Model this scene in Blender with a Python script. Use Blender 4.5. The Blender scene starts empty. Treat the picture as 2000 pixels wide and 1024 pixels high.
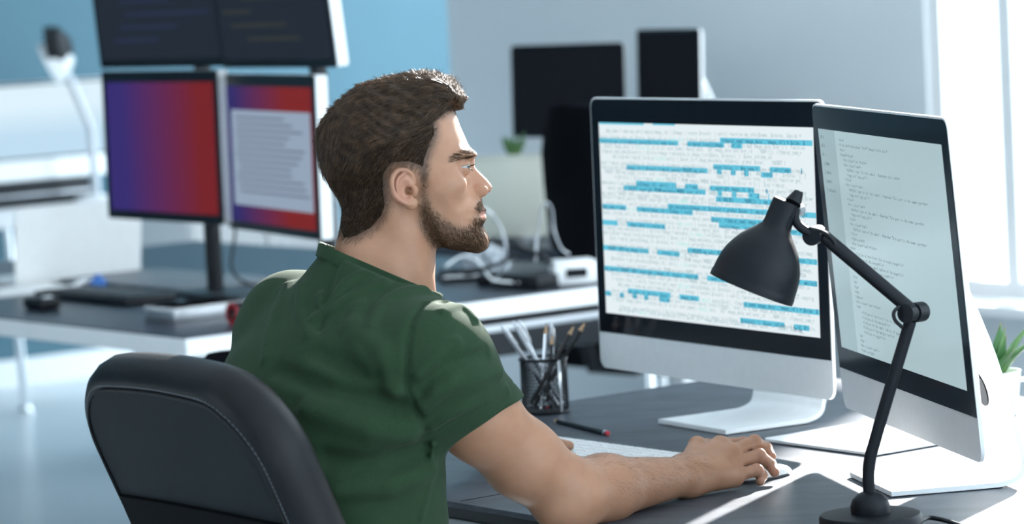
import bpy, bmesh, math, random
import numpy as np
from mathutils import Matrix, Vector
sc = bpy.context.scene
col = sc.collection
random.seed(7); RNG = np.random.default_rng(7)

# ------------------------------------------------------------------ camera
FPX, CAM_H = 6400.0, 1.51
PITCH, ROLL = math.radians(5.08), math.radians(-3.0)
cam_fw = np.array([0, math.cos(PITCH), -math.sin(PITCH)])
_up = np.array([0, math.sin(PITCH), math.cos(PITCH)]); _rt = np.array([1.0, 0, 0])
cam_rt = _rt*math.cos(ROLL) + _up*math.sin(ROLL)
cam_up = _up*math.cos(ROLL) - _rt*math.sin(ROLL)
CAM = np.array([0, 0, CAM_H])
cd = bpy.data.cameras.new('camera'); cam = bpy.data.objects.new('camera', cd); col.objects.link(cam)
cd.sensor_width = 36; cd.lens = FPX/2000*36; cd.clip_end = 200
cam.matrix_world = Matrix(((cam_rt[0], cam_up[0], -cam_fw[0], 0), (cam_rt[1], cam_up[1], -cam_fw[1], 0),
                           (cam_rt[2], cam_up[2], -cam_fw[2], CAM_H), (0, 0, 0, 1)))
cd.dof.use_dof = True; cd.dof.focus_distance = 4.64; cd.dof.aperture_fstop = 4.6
sc.camera = cam

# ------------------------------------------------------------------ world, sun, exposure
W = bpy.data.worlds.new('daylight'); sc.world = W; W.use_nodes = True
bg = W.node_tree.nodes['Background']; bg.inputs[0].default_value = (0.74, 0.89, 1.0, 1); bg.inputs[1].default_value = 2.7
sd = bpy.data.lights.new('sun', 'SUN'); sun = bpy.data.objects.new('sun', sd); col.objects.link(sun)
sd.energy = 24.0; sd.angle = math.radians(1.2); sd.color = (1.0, 0.97, 0.93)
SUN_TO = Vector((0.39, 0.90, 0.43)).normalized()          # towards the sun
sun.rotation_euler = SUN_TO.to_track_quat('Z', 'Y').to_euler()
sun.location = (3, 9, 5)
sc.view_settings.view_transform = 'Standard'; sc.view_settings.look = 'None'
sc.view_settings.gamma = 1; sc.view_settings.use_curve_mapping = False
sc.view_settings.exposure = 0.55

# ------------------------------------------------------------------ coordinates
def ray(px, py): return cam_rt*(px-1000)/FPX + cam_up*(512-py)/FPX + cam_fw
def at(px, py, Y):
    d = ray(px, py); return CAM + d*Y/d[1]
def atz(px, py, z):
    d = ray(px, py); return CAM + d*(z-CAM_H)/d[2]
RA = math.radians(37.0)
DA = np.array([-math.sin(RA), math.cos(RA), 0]); DB = np.array([math.cos(RA), math.sin(RA), 0])   # room axes: along the desks / across them
def st(s, t, z=0.0): return DA*s + DB*t + np.array([0, 0, z])
def to_st(p): return float(p[:3]@DA), float(p[:3]@DB)
DESK = 0.742
UP = np.array([0, 0, 1.0])

# ------------------------------------------------------------------ materials
MATS = {}
def mat(name, c, rough=0.5, metal=0.0, noise=0.0, scale=20.0, bump=0.0, emit=None, es=1.0, spec=0.5, sss=0.0, coat=0.0, trans=0.0, c2=None, stretch=None, sheen=0.0, bscale=None):
    m = bpy.data.materials.new(name); m.use_nodes = True; MATS[name] = m
    nt = m.node_tree; b = nt.nodes['Principled BSDF']
    def S(k, v):
        if k in b.inputs: b.inputs[k].default_value = v
    S('Base Color', (*c, 1)); S('Roughness', rough); S('Metallic', metal); S('Specular IOR Level', spec)
    S('Coat Weight', coat); S('Coat Roughness', 0.03); S('Transmission Weight', trans); S('Sheen Weight', sheen)
    if sss: S('Subsurface Weight', sss); S('Subsurface Radius', (0.012, 0.005, 0.003)); S('Subsurface Scale', 0.6)
    if emit: S('Emission Color', (*emit, 1)); S('Emission Strength', es)
    tc = nt.nodes.new('ShaderNodeTexCoord'); mp = nt.nodes.new('ShaderNodeMapping')
    nt.links.new(tc.outputs['Object'], mp.inputs[0])
    if stretch: mp.inputs['Scale'].default_value = stretch
    nz = nt.nodes.new('ShaderNodeTexNoise'); nz.inputs['Scale'].default_value = scale; nz.inputs['Detail'].default_value = 5
    nt.links.new(mp.outputs[0], nz.inputs['Vector'])
    mx = nt.nodes.new('ShaderNodeMix'); mx.data_type = 'RGBA'
    d = c2 if c2 else tuple(max(0, x*(1-noise)) for x in c)
    mx.inputs[6].default_value = (*c, 1); mx.inputs[7].default_value = (*d, 1)
    rp = nt.nodes.new('ShaderNodeValToRGB'); rp.color_ramp.elements[0].position = 0.35; rp.color_ramp.elements[1].position = 0.68
    nt.links.new(nz.outputs[0], rp.inputs[0]); nt.links.new(rp.outputs[0], mx.inputs[0])
    nt.links.new(mx.outputs[2], b.inputs['Base Color'])
    if bump:
        bp = nt.nodes.new('ShaderNodeBump'); bp.inputs['Strength'].default_value = bump; bp.inputs['Distance'].default_value = 0.002
        src = nz
        if bscale:
            src = nt.nodes.new('ShaderNodeTexNoise'); src.inputs['Scale'].default_value = bscale; src.inputs['Detail'].default_value = 4
            nt.links.new(mp.outputs[0], src.inputs['Vector'])
        nt.links.new(src.outputs[0], bp.inputs['Height']); nt.links.new(bp.outputs[0], b.inputs['Normal'])
    return m
mat('alu', (0.91, 0.93, 0.94), 0.40, 0.22, 0.03, 60)
mat('alu_dark', (0.55, 0.57, 0.60), 0.35, 0.8, 0.05, 60)
mat('bezel', (0.008, 0.010, 0.015), 0.10, 0, 0.2, 5, spec=0.18)
mat('bezel_blur', (0.008, 0.011, 0.016), 0.3, 0, 0.2, 5, spec=0.25)
mat('desk_top', (0.042, 0.052, 0.068), 0.40, 0, c2=(0.078, 0.092, 0.115), scale=9, bump=0.15, bscale=140, stretch=(1, 2.2, 1), spec=0.27)
mat('desk_edge', (0.16, 0.18, 0.20), 0.5, 0, 0.1, 30)
mat('desk_grey', (0.25, 0.28, 0.30), 0.45, 0, 0.06, 30)
mat('white_lam', (0.82, 0.83, 0.84), 0.35, 0, 0.03, 10)
mat('dark_lam', (0.030, 0.038, 0.055), 0.35, 0, 0.25, 8)
mat('chrome', (0.82, 0.84, 0.86), 0.12, 1.0, 0.02, 30)
mat('black_metal', (0.006, 0.008, 0.012), 0.46, 0, 0.2, 40, spec=0.22)
mat('black_plastic', (0.008, 0.010, 0.014), 0.45, 0, 0.2, 40, spec=0.3)
mat('black_fabric', (0.005, 0.006, 0.009), 0.95, 0, 0.3, 200, bump=0.3, spec=0.1)
mat('leather', (0.006, 0.007, 0.009), 0.40, 0, 0.15, 25, bump=0.22, bscale=420, spec=0.22)
mat('leather_matt', (0.011, 0.015, 0.018), 0.65, 0, 0.12, 25, bump=0.2, bscale=420, spec=0.18)
mat('shell_plastic', (0.003, 0.004, 0.005), 0.75, 0, 0.2, 60, spec=0.08)
mat('thread', (0.20, 0.22, 0.25), 0.7, 0, 0.1, 60)
mat('white_plastic', (0.86, 0.87, 0.88), 0.35, 0, 0.03, 30)
mat('white_paper', (0.93, 0.93, 0.92), 0.75, 0, 0.03, 30)
mat('cream', (0.70, 0.71, 0.62), 0.6, 0, 0.04, 6)
mat('blue_paint', (0.085, 0.178, 0.228), 0.8, 0, 0.05, 2)
mat('pale_paint', (0.72, 0.77, 0.80), 0.85, 0, 0.03, 2)
mat('floor', (0.55, 0.62, 0.66), 0.28, 0, 0.06, 1.5)
mat('white_frame', (0.9, 0.91, 0.92), 0.4, 0, 0.02, 20)
mat('wood_tip', (0.62, 0.40, 0.24), 0.7, 0, 0.2, 300)
mat('graphite', (0.05, 0.05, 0.055), 0.4, 0.2, 0.1, 100)
mat('eraser_red', (0.62, 0.05, 0.08), 0.6, 0, 0.1, 100)
mat('pencil_black', (0.012, 0.013, 0.016), 0.3, 0, 0.2, 60)
mat('pencil_silver', (0.62, 0.64, 0.68), 0.25, 0.8, 0.1, 60)
mat('red_plastic', (0.35, 0.02, 0.03), 0.35, 0, 0.1, 60)
mat('blue_plastic', (0.05, 0.20, 0.62), 0.3, 0, 0.1, 60)
mat('green_leaf', (0.045, 0.135, 0.045), 0.42, 0, c2=(0.11, 0.22, 0.07), scale=14, sss=0.1)
mat('soil', (0.03, 0.022, 0.016), 0.95, 0, 0.4, 120, bump=0.8)
mat('ceramic', (0.85, 0.87, 0.88), 0.3, 0, 0.02, 30)
mat('clear_wrap', (0.85, 0.90, 0.95), 0.12, 0, 0.05, 30, trans=0.55)
mat('denim', (0.03, 0.045, 0.08), 0.85, 0, 0.3, 200, bump=0.3)
mat('shoe', (0.03, 0.03, 0.032), 0.5, 0, 0.2, 60)
def emat(name, c, strength=1.0, c2=None, axis=None, gloss=0.0, lo=0.3, hi=0.7):
    """a lit display surface: emission under glass; axis>=0 runs c -> c2 along a generated axis (an image on the screen)"""
    m = mat(name, (0.01, 0.01, 0.012), 0.12 if gloss else 0.4, spec=gloss)
    nt = m.node_tree; b = nt.nodes['Principled BSDF']
    b.inputs['Emission Color'].default_value = (*c, 1); b.inputs['Emission Strength'].default_value = strength
    if axis is not None:
        tc = nt.nodes.new('ShaderNodeTexCoord'); sp = nt.nodes.new('ShaderNodeSeparateXYZ'); rp = nt.nodes.new('ShaderNodeValToRGB')
        nt.links.new(tc.outputs['Generated'], sp.inputs[0]); nt.links.new(sp.outputs[axis], rp.inputs[0]); nt.links.new(rp.outputs[0], b.inputs['Emission Color'])
        e = rp.color_ramp.elements; e[0].position = lo; e[1].position = hi; e[0].color = (*c, 1); e[1].color = (*c2, 1)
    return m
emat('screen_white', (0.83, 0.92, 0.95), 0.64, gloss=0.25)
emat('screen_bar', (0.13, 0.56, 0.74), 0.68)
emat('screen_text_faint', (0.42, 0.57, 0.61), 0.62)
emat('screen_text_mint', (0.40, 0.78, 0.76), 0.68)
emat('screen_text_dark', (0.02, 0.14, 0.24), 0.6)
emat('screen_grey', (0.40, 0.53, 0.56), 0.66, gloss=0.5)
emat('screen_side', (0.34, 0.46, 0.49), 0.60, gloss=0.5)
emat('screen_text_grey', (0.10, 0.15, 0.17), 0.5)
emat('screen_gradient', (0.045, 0.03, 0.20), 0.55, (0.22, 0.018, 0.022), 0, lo=0.15, hi=0.85)
emat('screen_gradient_b', (0.05, 0.04, 0.22), 0.42, (0.33, 0.03, 0.03), 0, lo=0.1, hi=0.7)
emat('screen_doc', (0.33, 0.42, 0.54), 0.6)
emat('screen_doc_line', (0.16, 0.20, 0.27), 0.5)
emat('screen_code_dark', (0.012, 0.018, 0.028), 0.8)
emat('screen_code_blue', (0.03, 0.042, 0.10), 0.45)
emat('screen_code_olive', (0.05, 0.06, 0.055), 0.42)
emat('screen_pale', (0.45, 0.62, 0.75), 0.8, (0.62, 0.76, 0.84), 2)
emat('screen_black', (0.006, 0.008, 0.012), 0.5)
emat('lcd_dark', (0.02, 0.03, 0.035), 0.3)

# ------------------------------------------------------------------ mesh builder
class B:
    def __init__(s): s.v = []; s.f = []; s.n = 0
    def add(s, v, f, M=None):
        v = np.asarray(v, float).reshape(-1, 3)
        if M is not None:
            A = np.array(M); v = v@A[:3, :3].T + A[:3, 3]
        s.v.append(v); s.f += [tuple(i+s.n for i in q) for q in f]; s.n += len(v); return s
    def box(s, lo, hi, bev=0.0, M=None, seg=2):
        bm = bmesh.new(); bmesh.ops.create_cube(bm, size=1.0)
        lo = np.array(lo, float); hi = np.array(hi, float)
        for q in bm.verts: q.co = Vector((lo+hi)/2 + np.array(q.co)*(hi-lo))
        if bev: bmesh.ops.bevel(bm, geom=list(bm.edges), offset=bev, segments=seg, profile=0.5, affect='EDGES')
        bm.verts.index_update()
        s.add([tuple(q.co) for q in bm.verts], [[q.index for q in fc.verts] for fc in bm.faces], M); bm.free(); return s
    def tube(s, P, r, n=10, M=None, cap=True, close=False):
        P = np.asarray(P, float); m = len(P); r = np.broadcast_to(np.asarray(r, float), (m,))
        T = np.gradient(P, axis=0) if not close else (np.roll(P, -1, 0)-np.roll(P, 1, 0))
        T /= np.linalg.norm(T, axis=1)[:, None]+1e-12
        a = np.array([0, 0, 1.0]) if abs(T[0][2]) < 0.9 else np.array([1.0, 0, 0])
        N = np.cross(T[0], a); N /= np.linalg.norm(N); V = []
        for i in range(m):
            N = N - T[i]*(N@T[i]); N /= np.linalg.norm(N)+1e-12; Bn = np.cross(T[i], N)
            for k in range(n):
                w = 2*math.pi*k/n; V.append(P[i]+r[i]*(math.cos(w)*N+math.sin(w)*Bn))
        F = []
        for i in range(m if close else m-1):
            j = (i+1) % m
            for k in range(n):
                F.append((i*n+k, i*n+(k+1) % n, j*n+(k+1) % n, j*n+k))
        if cap and not close:
            F.append(tuple(range(n))[::-1]); F.append(tuple((m-1)*n+k for k in range(n)))
        return s.add(V, F, M)
    def lathe(s, prof, n=32, M=None, cap=True):
        V = []; F = []; m = len(prof)
        for r, z in prof:
            for k in range(n):
                w = 2*math.pi*k/n; V.append((r*math.cos(w), r*math.sin(w), z))
        for i in range(m-1):
            for k in range(n): F.append((i*n+k, i*n+(k+1) % n, (i+1)*n+(k+1) % n, (i+1)*n+k))
        if cap: F.append(tuple(range(n))[::-1]); F.append(tuple((m-1)*n+k for k in range(n)))
        return s.add(V, F, M)
    def prism(s, poly, y0, y1, M=None):
        """polygon in x,z extruded along y"""
        n = len(poly); V = [(x, y0, z) for x, z in poly]+[(x, y1, z) for x, z in poly]
        F = [tuple(range(n)), tuple(range(2*n-1, n-1, -1))]+[(i, i+n, (i+1) % n+n, (i+1) % n) for i in range(n)]
        return s.add(V, F, M)
    def build(s, name, m, parent=None, smooth=True, off=None, label=None):
        v = np.concatenate(s.v) if s.v else np.zeros((0, 3))
        if off is not None: v = v-np.asarray(off)
        me = bpy.data.meshes.new(name); me.from_pydata(v.tolist(), [], s.f); me.update()
        return finish(me, name, m, parent, smooth, label)
def finish(me, name, m, parent=None, smooth=True, label=None):
    bm = bmesh.new(); bm.from_mesh(me); bmesh.ops.recalc_face_normals(bm, faces=bm.faces); bm.to_mesh(me); bm.free()
    if smooth:
        me.polygons.foreach_set('use_smooth', [True]*len(me.polygons))
        try: me.set_sharp_from_angle(angle=math.radians(38))
        except Exception: pass
    me.materials.append(MATS[m] if isinstance(m, str) else m)
    o = bpy.data.objects.new(name, me); col.objects.link(o)
    if parent is not None: o.parent = parent
    if label: o['label'] = label
    return o
def rrect(w, h, r, n=6, cx=0, cz=0):
    P = []
    for sx, sz, a0 in ((1, 1, 0), (-1, 1, 90), (-1, -1, 180), (1, -1, 270)):
        for k in range(n+1):
            a = math.radians(a0+90*k/n); P.append((cx+sx*(w/2-r)+r*math.cos(a), cz+sz*(h/2-r)+r*math.sin(a)))
    return P
def empty(name, loc, rz=0.0, label=None, cat=None, group=None):
    o = bpy.data.objects.new(name, None); col.objects.link(o); o.location = tuple(loc); o.rotation_euler = (0, 0, rz); o.empty_display_size = 0.05
    tag(o, label, cat, group); return o
def tag(o, label=None, cat=None, group=None, kind=None):
    for k, v in (('label', label), ('category', cat), ('group', group), ('kind', kind)):
        if v: o[k] = v
    return o
def frameM(o, x, y, z):
    """matrix from origin and three axes"""
    return np.array([[x[0], y[0], z[0], o[0]], [x[1], y[1], z[1], o[1]], [x[2], y[2], z[2], o[2]], [0, 0, 0, 1.0]])
def axisM(p, q):
    """matrix placing local +z from p towards q"""
    z = np.asarray(q, float)-np.asarray(p, float); z /= np.linalg.norm(z)
    a = np.array([0, 0, 1.0]) if abs(z[2]) < 0.9 else np.array([1.0, 0, 0])
    x = np.cross(a, z); x /= np.linalg.norm(x); return frameM(p, x, np.cross(z, x), z)
def rotzM(a): return np.array(Matrix.Rotation(a, 4, 'Z'))
def spline(P, n=8):
    P = np.asarray(P, float); Q = np.vstack([2*P[0]-P[1], P, 2*P[-1]-P[-2]]); out = []
    for i in range(1, len(Q)-2):
        for k in range(n):
            t = k/n; a, b, c, d = Q[i-1], Q[i], Q[i+1], Q[i+2]
            out.append(0.5*((2*b)+(-a+c)*t+(2*a-5*b+4*c-d)*t*t+(-a+3*b-3*c+d)*t**3))
    out.append(P[-1]); return np.array(out)
RB = math.atan2(DB[1], DB[0])     # yaw whose local +x is DB (across the desk), local +y is DA

# glyphs from the built-in font, cached as flat meshes
GL = {}
def glyph(ch):
    if ch in GL: return GL[ch]
    cu = bpy.data.curves.new('g', 'FONT'); cu.body = ch; cu.resolution_u = 1; cu.size = 1.0; cu.offset = 0.012
    ob = bpy.data.objects.new('g', cu); me = ob.to_mesh()
    v = np.array([q.co[:] for q in me.vertices]).reshape(-1, 3); f = [tuple(p.vertices) for p in me.polygons]
    ob.to_mesh_clear(); bpy.data.objects.remove(ob); bpy.data.curves.remove(cu)
    if len(v): v = v-np.array([(v[:, 0].min()+v[:, 0].max())/2, 0, 0])
    GL[ch] = (v, f); return GL[ch]
def put_text(bd, s, x, z, size, pitch, y):
    for ch in s:
        if ch != ' ':
            v, f = glyph(ch)
            if len(v):
                q = np.stack([x+pitch/2+v[:, 0]*size*0.92, np.full(len(v), y), z+v[:, 1]*size], 1); bd.add(q, f)
        x += pitch
    return x
# ------------------------------------------------------------------ the setting
def boxst(bd, s0, s1, t0, t1, z0, z1, bev=0.0):
    """box given in room axes (s along DA, t along DB)"""
    return bd.box((t0, s0, z0), (t1, s1, z1), bev, M=frameM((0, 0, 0), DB, DA, UP))
def plane_hit(px, py, axis, val):
    d = ray(px, py); return CAM + d*((val-CAM@axis)/(d@axis))
tag(B().box((-16, -3, -0.1), (9, 20, 0), 0).build('floor', 'floor', None, False), kind='structure')
S_BLUE = to_st(atz(100, 748, 0))[0]
tag(boxst(B(), S_BLUE, S_BLUE+0.2, -9.0, 16, 0, 4.2).build('wall_left', 'blue_paint', None, False), kind='structure')
tag(boxst(B(), S_BLUE-0.018, S_BLUE, -9.0, 16, 0.0, 0.11, 0.004).build('baseboard_left', 'white_frame', None, False), kind='structure')
tag(boxst(B(), -4.0, S_BLUE+0.2, -10.0, 6.85, 3.95, 4.15).build('ceiling', 'white_frame', None, False), kind='structure')
tag(B().box((-15, -2.2, 0), (3.4, -2, 3.95)).build('wall_front', 'pale_paint', None, False), kind='structure')
T_PALE = 6.55
S_END = to_st(plane_hit(877, 90, DB, T_PALE))[0]
S_WIN = to_st(plane_hit(1807, 90, DB, T_PALE))[0]
SILL = float(plane_hit(1940, 585, DB, T_PALE)[2])
S_LOW, HEAD = 1.6, 3.9
wb = B()
boxst(wb, S_WIN, S_END, T_PALE, T_PALE+0.3, 0, 4.2)
boxst(wb, S_LOW, S_WIN, T_PALE, T_PALE+0.3, 0, SILL-0.03)
boxst(wb, S_LOW, S_WIN, T_PALE, T_PALE+0.3, HEAD, 4.2)
boxst(wb, S_LOW-2.5, S_LOW, T_PALE, T_PALE+0.3, 0, 4.2)
tag(wb.build('wall_back', 'pale_paint', None, False), kind='structure')
wo = st((S_LOW+S_WIN)/2, T_PALE, SILL)
win = empty('window_1', wo); tag(win, kind='structure')
fb = B(); F0, F1 = T_PALE+0.012, T_PALE+0.072
boxst(fb, S_WIN-0.05, S_WIN, F0, F1, SILL, HEAD); boxst(fb, S_LOW, S_LOW+0.05, F0, F1, SILL, HEAD)
boxst(fb, S_LOW, S_WIN, F0, F1, SILL, SILL+0.05); boxst(fb, S_LOW, S_WIN, F0, F1, HEAD-0.05, HEAD)
fb.build('window_frame', 'white_frame', win, False, off=wo)
s_m = to_st(plane_hit(1974, 300, DB, T_PALE+0.02))[0]; mull = [s_m-k*0.74 for k in range(6)]
for s in mull: boxst(B(), s-0.025, s+0.025, F0, F1, SILL+0.05, HEAD-0.05).build('mullion', 'white_frame', win, False, off=wo)
gm = bpy.data.materials.new('window_glass'); gm.use_nodes = True; nt = gm.node_tree; nt.nodes.clear()
_o = nt.nodes.new('ShaderNodeOutputMaterial'); _m = nt.nodes.new('ShaderNodeMixShader'); _t = nt.nodes.new('ShaderNodeBsdfTransparent'); _g = nt.nodes.new('ShaderNodeBsdfGlossy')
_g.inputs['Roughness'].default_value = 0.02; _m.inputs[0].default_value = 0.06
nt.links.new(_t.outputs[0], _m.inputs[1]); nt.links.new(_g.outputs[0], _m.inputs[2]); nt.links.new(_m.outputs[0], _o.inputs[0]); MATS['window_glass'] = gm
es = [S_WIN-0.05]+[x for s in mull for x in (s+0.025, s-0.025)]+[S_LOW+0.05]
for k in range(0, len(es), 2): boxst(B(), es[k+1], es[k], F0+0.025, F0+0.031, SILL+0.05, HEAD-0.05).build('pane', 'window_glass', win, False, off=wo)
boxst(B(), mull[1]+0.025, mull[0]-0.025, F0+0.01, F0+0.05, 2.08, 3.07, 0.004).build('sun_blocker', 'white_frame', win, False, off=wo)  # opaque panel added out of view to keep sun off desk, sleeve and arm
boxst(B(), S_LOW, S_WIN, T_PALE-0.12, T_PALE+0.012, SILL-0.03, SILL, 0.004).build('window_sill', 'white_frame', win, False, off=wo)

# ------------------------------------------------------------------ desks
T0 = to_st(atz(950, 992, DESK))[1]; S1 = to_st(atz(1200, 769, DESK))[0]
dk_o = st(3.4, T0+0.5, 0)
desk = empty('work_desk', dk_o, 0, 'dark grey topped desk the man works at, carrying two big silver screens', 'desk')
boxst(B(), 2.0, S1, T0, T0+1.25, DESK-0.009, DESK, 0.002).build('desk_top', 'desk_top', desk, False, off=dk_o)
boxst(B(), 2.0, S1-0.01, T0+0.008, T0+1.24, DESK-0.026, DESK-0.009).build('shadow_gap', 'black_plastic', desk, False, off=dk_o)
boxst(B(), 2.0, S1-0.005, T0+0.002, T0+0.03, DESK-0.12, DESK-0.026, 0.002).build('front_apron', 'desk_grey', desk, False, off=dk_o)
boxst(B(), 2.0, S1-0.005, T0+1.20, T0+1.23, DESK-0.30, DESK-0.036, 0.002).build('modesty_panel', 'dark_lam', desk, False, off=dk_o)
for s in (2.06, S1-0.08):
    for t in (T0+0.06, T0+1.16): boxst(B(), s, s+0.05, t, t+0.05, 0, DESK-0.036, 0.004).build('leg', 'white_lam', desk, False, off=dk_o)
sm = B(); a_ = atz(900, 979, DESK+0.0003); b_ = atz(1010, 960, DESK+0.0003)
sm.tube([a_, b_], 0.0006, 5); sm.build('seam', 'black_plastic', desk, off=dk_o)

SL, TL = to_st(atz(362, 660, DESK))
ld_o = st(SL+1.2, TL+0.7, 0)
ld = empty('side_desk', ld_o, 0, 'white edged desk with dark top behind the man, carrying four screens', 'desk')
boxst(B(), SL, SL+2.35, TL, TL+1.48, DESK-0.045, DESK-0.004, 0.003).build('desk_slab', 'white_lam', ld, False, off=ld_o)
boxst(B(), SL+0.004, SL+2.345, TL+0.004, TL+1.475, DESK-0.004, DESK).build('desk_top', 'dark_lam', ld, False, off=ld_o)
for s in (SL+0.10, SL+2.2):
    for t in (TL+0.12, TL+1.4): B().tube([st(s, t, 0), st(s, t, DESK-0.045)], 0.02, 14).build('leg', 'chrome', ld, off=ld_o)
boxst(B(), SL+0.10, SL+0.22, TL+0.45, TL+1.56, 0.585, DESK-0.05, 0.02).build('cable_tray', 'black_plastic', ld, True, off=ld_o)
boxst(B(), SL+0.085, SL+0.10, TL+0.5, TL+1.5, 0.650, 0.668, 0.003).build('tray_rail', 'alu_dark', ld, True, off=ld_o)

S_F = to_st(atz(57, 812, 0))[0]
tf0 = to_st(plane_hit(-160, 430, DA, S_F))[1]; tf1 = to_st(plane_hit(262, 405, DA, S_F))[1]
fd_o = st(S_F+0.3, (tf0+tf1)/2, 0)
fd = empty('back_desk', fd_o, 0, 'white desk on thin chrome legs against the blue wall', 'desk')
boxst(B(), S_F, S_BLUE-0.03, tf0, tf1, DESK-0.06, DESK, 0.004).build('desk_slab', 'white_lam', fd, False, off=fd_o)
tleg = to_st(atz(57, 812, 0))[1]
for s, t in ((S_F+0.02, tleg), (S_F+0.02, tf0+0.1), (S_BLUE-0.15, tleg), (S_BLUE-0.15, tf0+0.1)):
    lg = B().tube([st(s, t, 0.03), st(s, t-0.03, DESK-0.06)], 0.016, 12).build('leg', 'chrome', fd, off=fd_o)
    B().lathe([(0.03, 0), (0.03, 0.02), (0.018, 0.035)], 16, frameM(st(s, t, 0), (1, 0, 0), (0, 1, 0), UP)).build('foot_pad', 'chrome', lg, off=fd_o)

P3 = atz(1000, 478, DESK); s3, t3 = to_st(P3)
td_o = st(s3-0.1, t3+0.4, 0)
td = empty('rear_desk', td_o, 0, 'dark topped desk by the pale wall, behind the black chair', 'desk')
boxst(B(), s3-0.75, s3+0.35, t3-0.05, T_PALE-0.05, DESK-0.04, DESK, 0.003).build('desk_top', 'dark_lam', td, False, off=td_o)
for s in (s3-0.7, s3+0.25):
    for t in (t3+0.02, T_PALE-0.15): boxst(B(), s, s+0.05, t, t+0.05, 0, DESK-0.04, 0.004).build('leg', 'white_lam', td, False, off=td_o)

# ------------------------------------------------------------------ displays
def all_in_one(name, label, C, yaw, tilt, w, h, foot_z, screen, chin=0.063, top=0.038, side=0.028, low=0.034, stand=True, bez='bezel', group=None):
    """slim all-in-one computer; C is the centre of the front face; screen faces local -y"""
    yaw = math.radians(yaw); C = np.asarray(C, float)
    o = empty(name, (C[0], C[1], foot_z), yaw, label, 'computer screen', group)
    cz = C[2]-foot_z
    T = np.array(Matrix.Translation((0, 0, cz))@Matrix.Rotation(-math.radians(tilt), 4, 'X'))
    sh = B(); poly = rrect(w, h, 0.018, 6); n = len(poly); V = []; F = []
    rings = [(1, 0.0), (1, 0.005), (0.985, 0.009), (0.90, 0.016), (0.72, 0.026), (0.45, 0.036), (0.15, 0.040)]
    for k, y in rings: V += [(x*k, y, z*k) for x, z in poly]
    for i in range(len(rings)-1):
        for k in range(n): F.append((i*n+k, i*n+(k+1) % n, (i+1)*n+(k+1) % n, (i+1)*n+k))
    F.append(tuple(range(n))); F.append(tuple((len(rings)-1)*n+k for k in range(n)))
    sh.add(V, F, T); shell = sh.build('shell', 'alu', o)
    zb = -h/2+chin; zt = h/2
    gl = rrect(w-0.006, h-0.006, 0.015, 6); pts = [(x, z) for x, z in gl if z > zb]
    pts = [(w/2-0.003, zb)]+pts+[(-w/2+0.003, zb)]
    B().prism(pts, -0.0012, 0.0, T).build('glass_front', bez, o, False)
    sx0, sx1, sz0, sz1 = -w/2+side, w/2-side, zb+low, zt-top
    scr = B().add([(sx0, -0.0016, sz0), (sx1, -0.0016, sz0), (sx1, -0.0016, sz1), (sx0, -0.0016, sz1)], [(0, 1, 2, 3)], T).build('screen', screen, o, False)
    if stand:
        gap = cz-h/2; sw = 0.10
        st_ = B(); pr = [(0.045, 0.004)]          # side profile (y back, z up), thickness built by offsetting
        mid = [(-0.045, 0.004), (0.09, 0.004), (0.125, 0.006), (0.145, 0.014), (0.152, 0.03), (0.150, 0.05), (0.115, cz-0.12), (0.062, cz+0.02)]
        mid = spline([(0, y, z) for y, z in mid], 5)
        V = []; F = []; m = len(mid)
        tg = np.gradient(mid, axis=0); tg /= np.linalg.norm(tg, axis=1)[:, None]; nr = np.stack([0*tg[:, 0], -tg[:, 2], tg[:, 1]], 1)
        for i in range(m):
            th = 0.0035
            for sx, sg in ((-sw, -1), (sw, -1), (sw, 1), (-sw, 1)): V.append(mid[i]+np.array([sx, 0, 0])+nr[i]*th*sg)
        for i in range(m-1):
            for k in range(4): F.append((i*4+k, i*4+(k+1) % 4, (i+1)*4+(k+1) % 4, (i+1)*4+k))
        F += [(3, 2, 1, 0), tuple((m-1)*4+k for k in range(4))]
        st_.add(V, F); stn = st_.build('stand', 'alu', o, True)
        # cable opening rim through the neck
        zc = 0.13; yc = 0.150-(zc-0.05)/(cz-0.17)*0.035
        sl = (0.115-0.150)/(cz-0.17)
        nx = np.array([0, 1, sl*0]); ax = np.array([0, sl, 1.0]); ax /= np.linalg.norm(ax); nn = np.cross(np.array([1.0, 0, 0]), ax)
        ring = [np.array([0, yc, zc])+np.array([1.0, 0, 0])*0.026*math.cos(a)+ax*0.026*math.sin(a) for a in np.linspace(0, 2*math.pi, 40, endpoint=False)]
        hb = B(); hb.lathe([(0.0255, -0.0042), (0.0255, 0.0042)], 40, frameM((0, yc, zc), (1, 0, 0), ax, nn)); hb.build('cable_hole', 'black_plastic', stn)
        hr = B(); hr.tube(ring, 0.0022, 8, close=True); hr.build('hole_rim', 'chrome', stn)
        sb = B(); sb.box((-sw, -0.044, 0.0), (sw, 0.12, 0.001)); sb.build('foot_pad', 'black_plastic', stn)
    return o, T, (sx0, sx1, sz0, sz1), scr

M1 = dict(C=(0.32, 5.372, CAM_H-0.46), yaw=-59.6, tilt=0.7, w=0.684, h=0.47)
m1, T1, R1, scr1 = all_in_one('desktop_computer', 'silver all-in-one computer showing code with blue highlighted lines, behind the lamp head', M1['C'], M1['yaw'], M1['tilt'], M1['w'], M1['h'], DESK+.0008, 'screen_white', top=0.043)
M2 = dict(C=(0.543, 4.679, CAM_H-0.46), yaw=-79.2, tilt=-3.8, w=0.64, h=0.47)
m2, T2, R2, scr2 = all_in_one('desktop_computer', 'silver all-in-one computer with grey text screen, turned sideways nearest the window', M2['C'], M2['yaw'], M2['tilt'], M2['w'], M2['h'], DESK+.0008, 'screen_grey', top=0.037)

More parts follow.
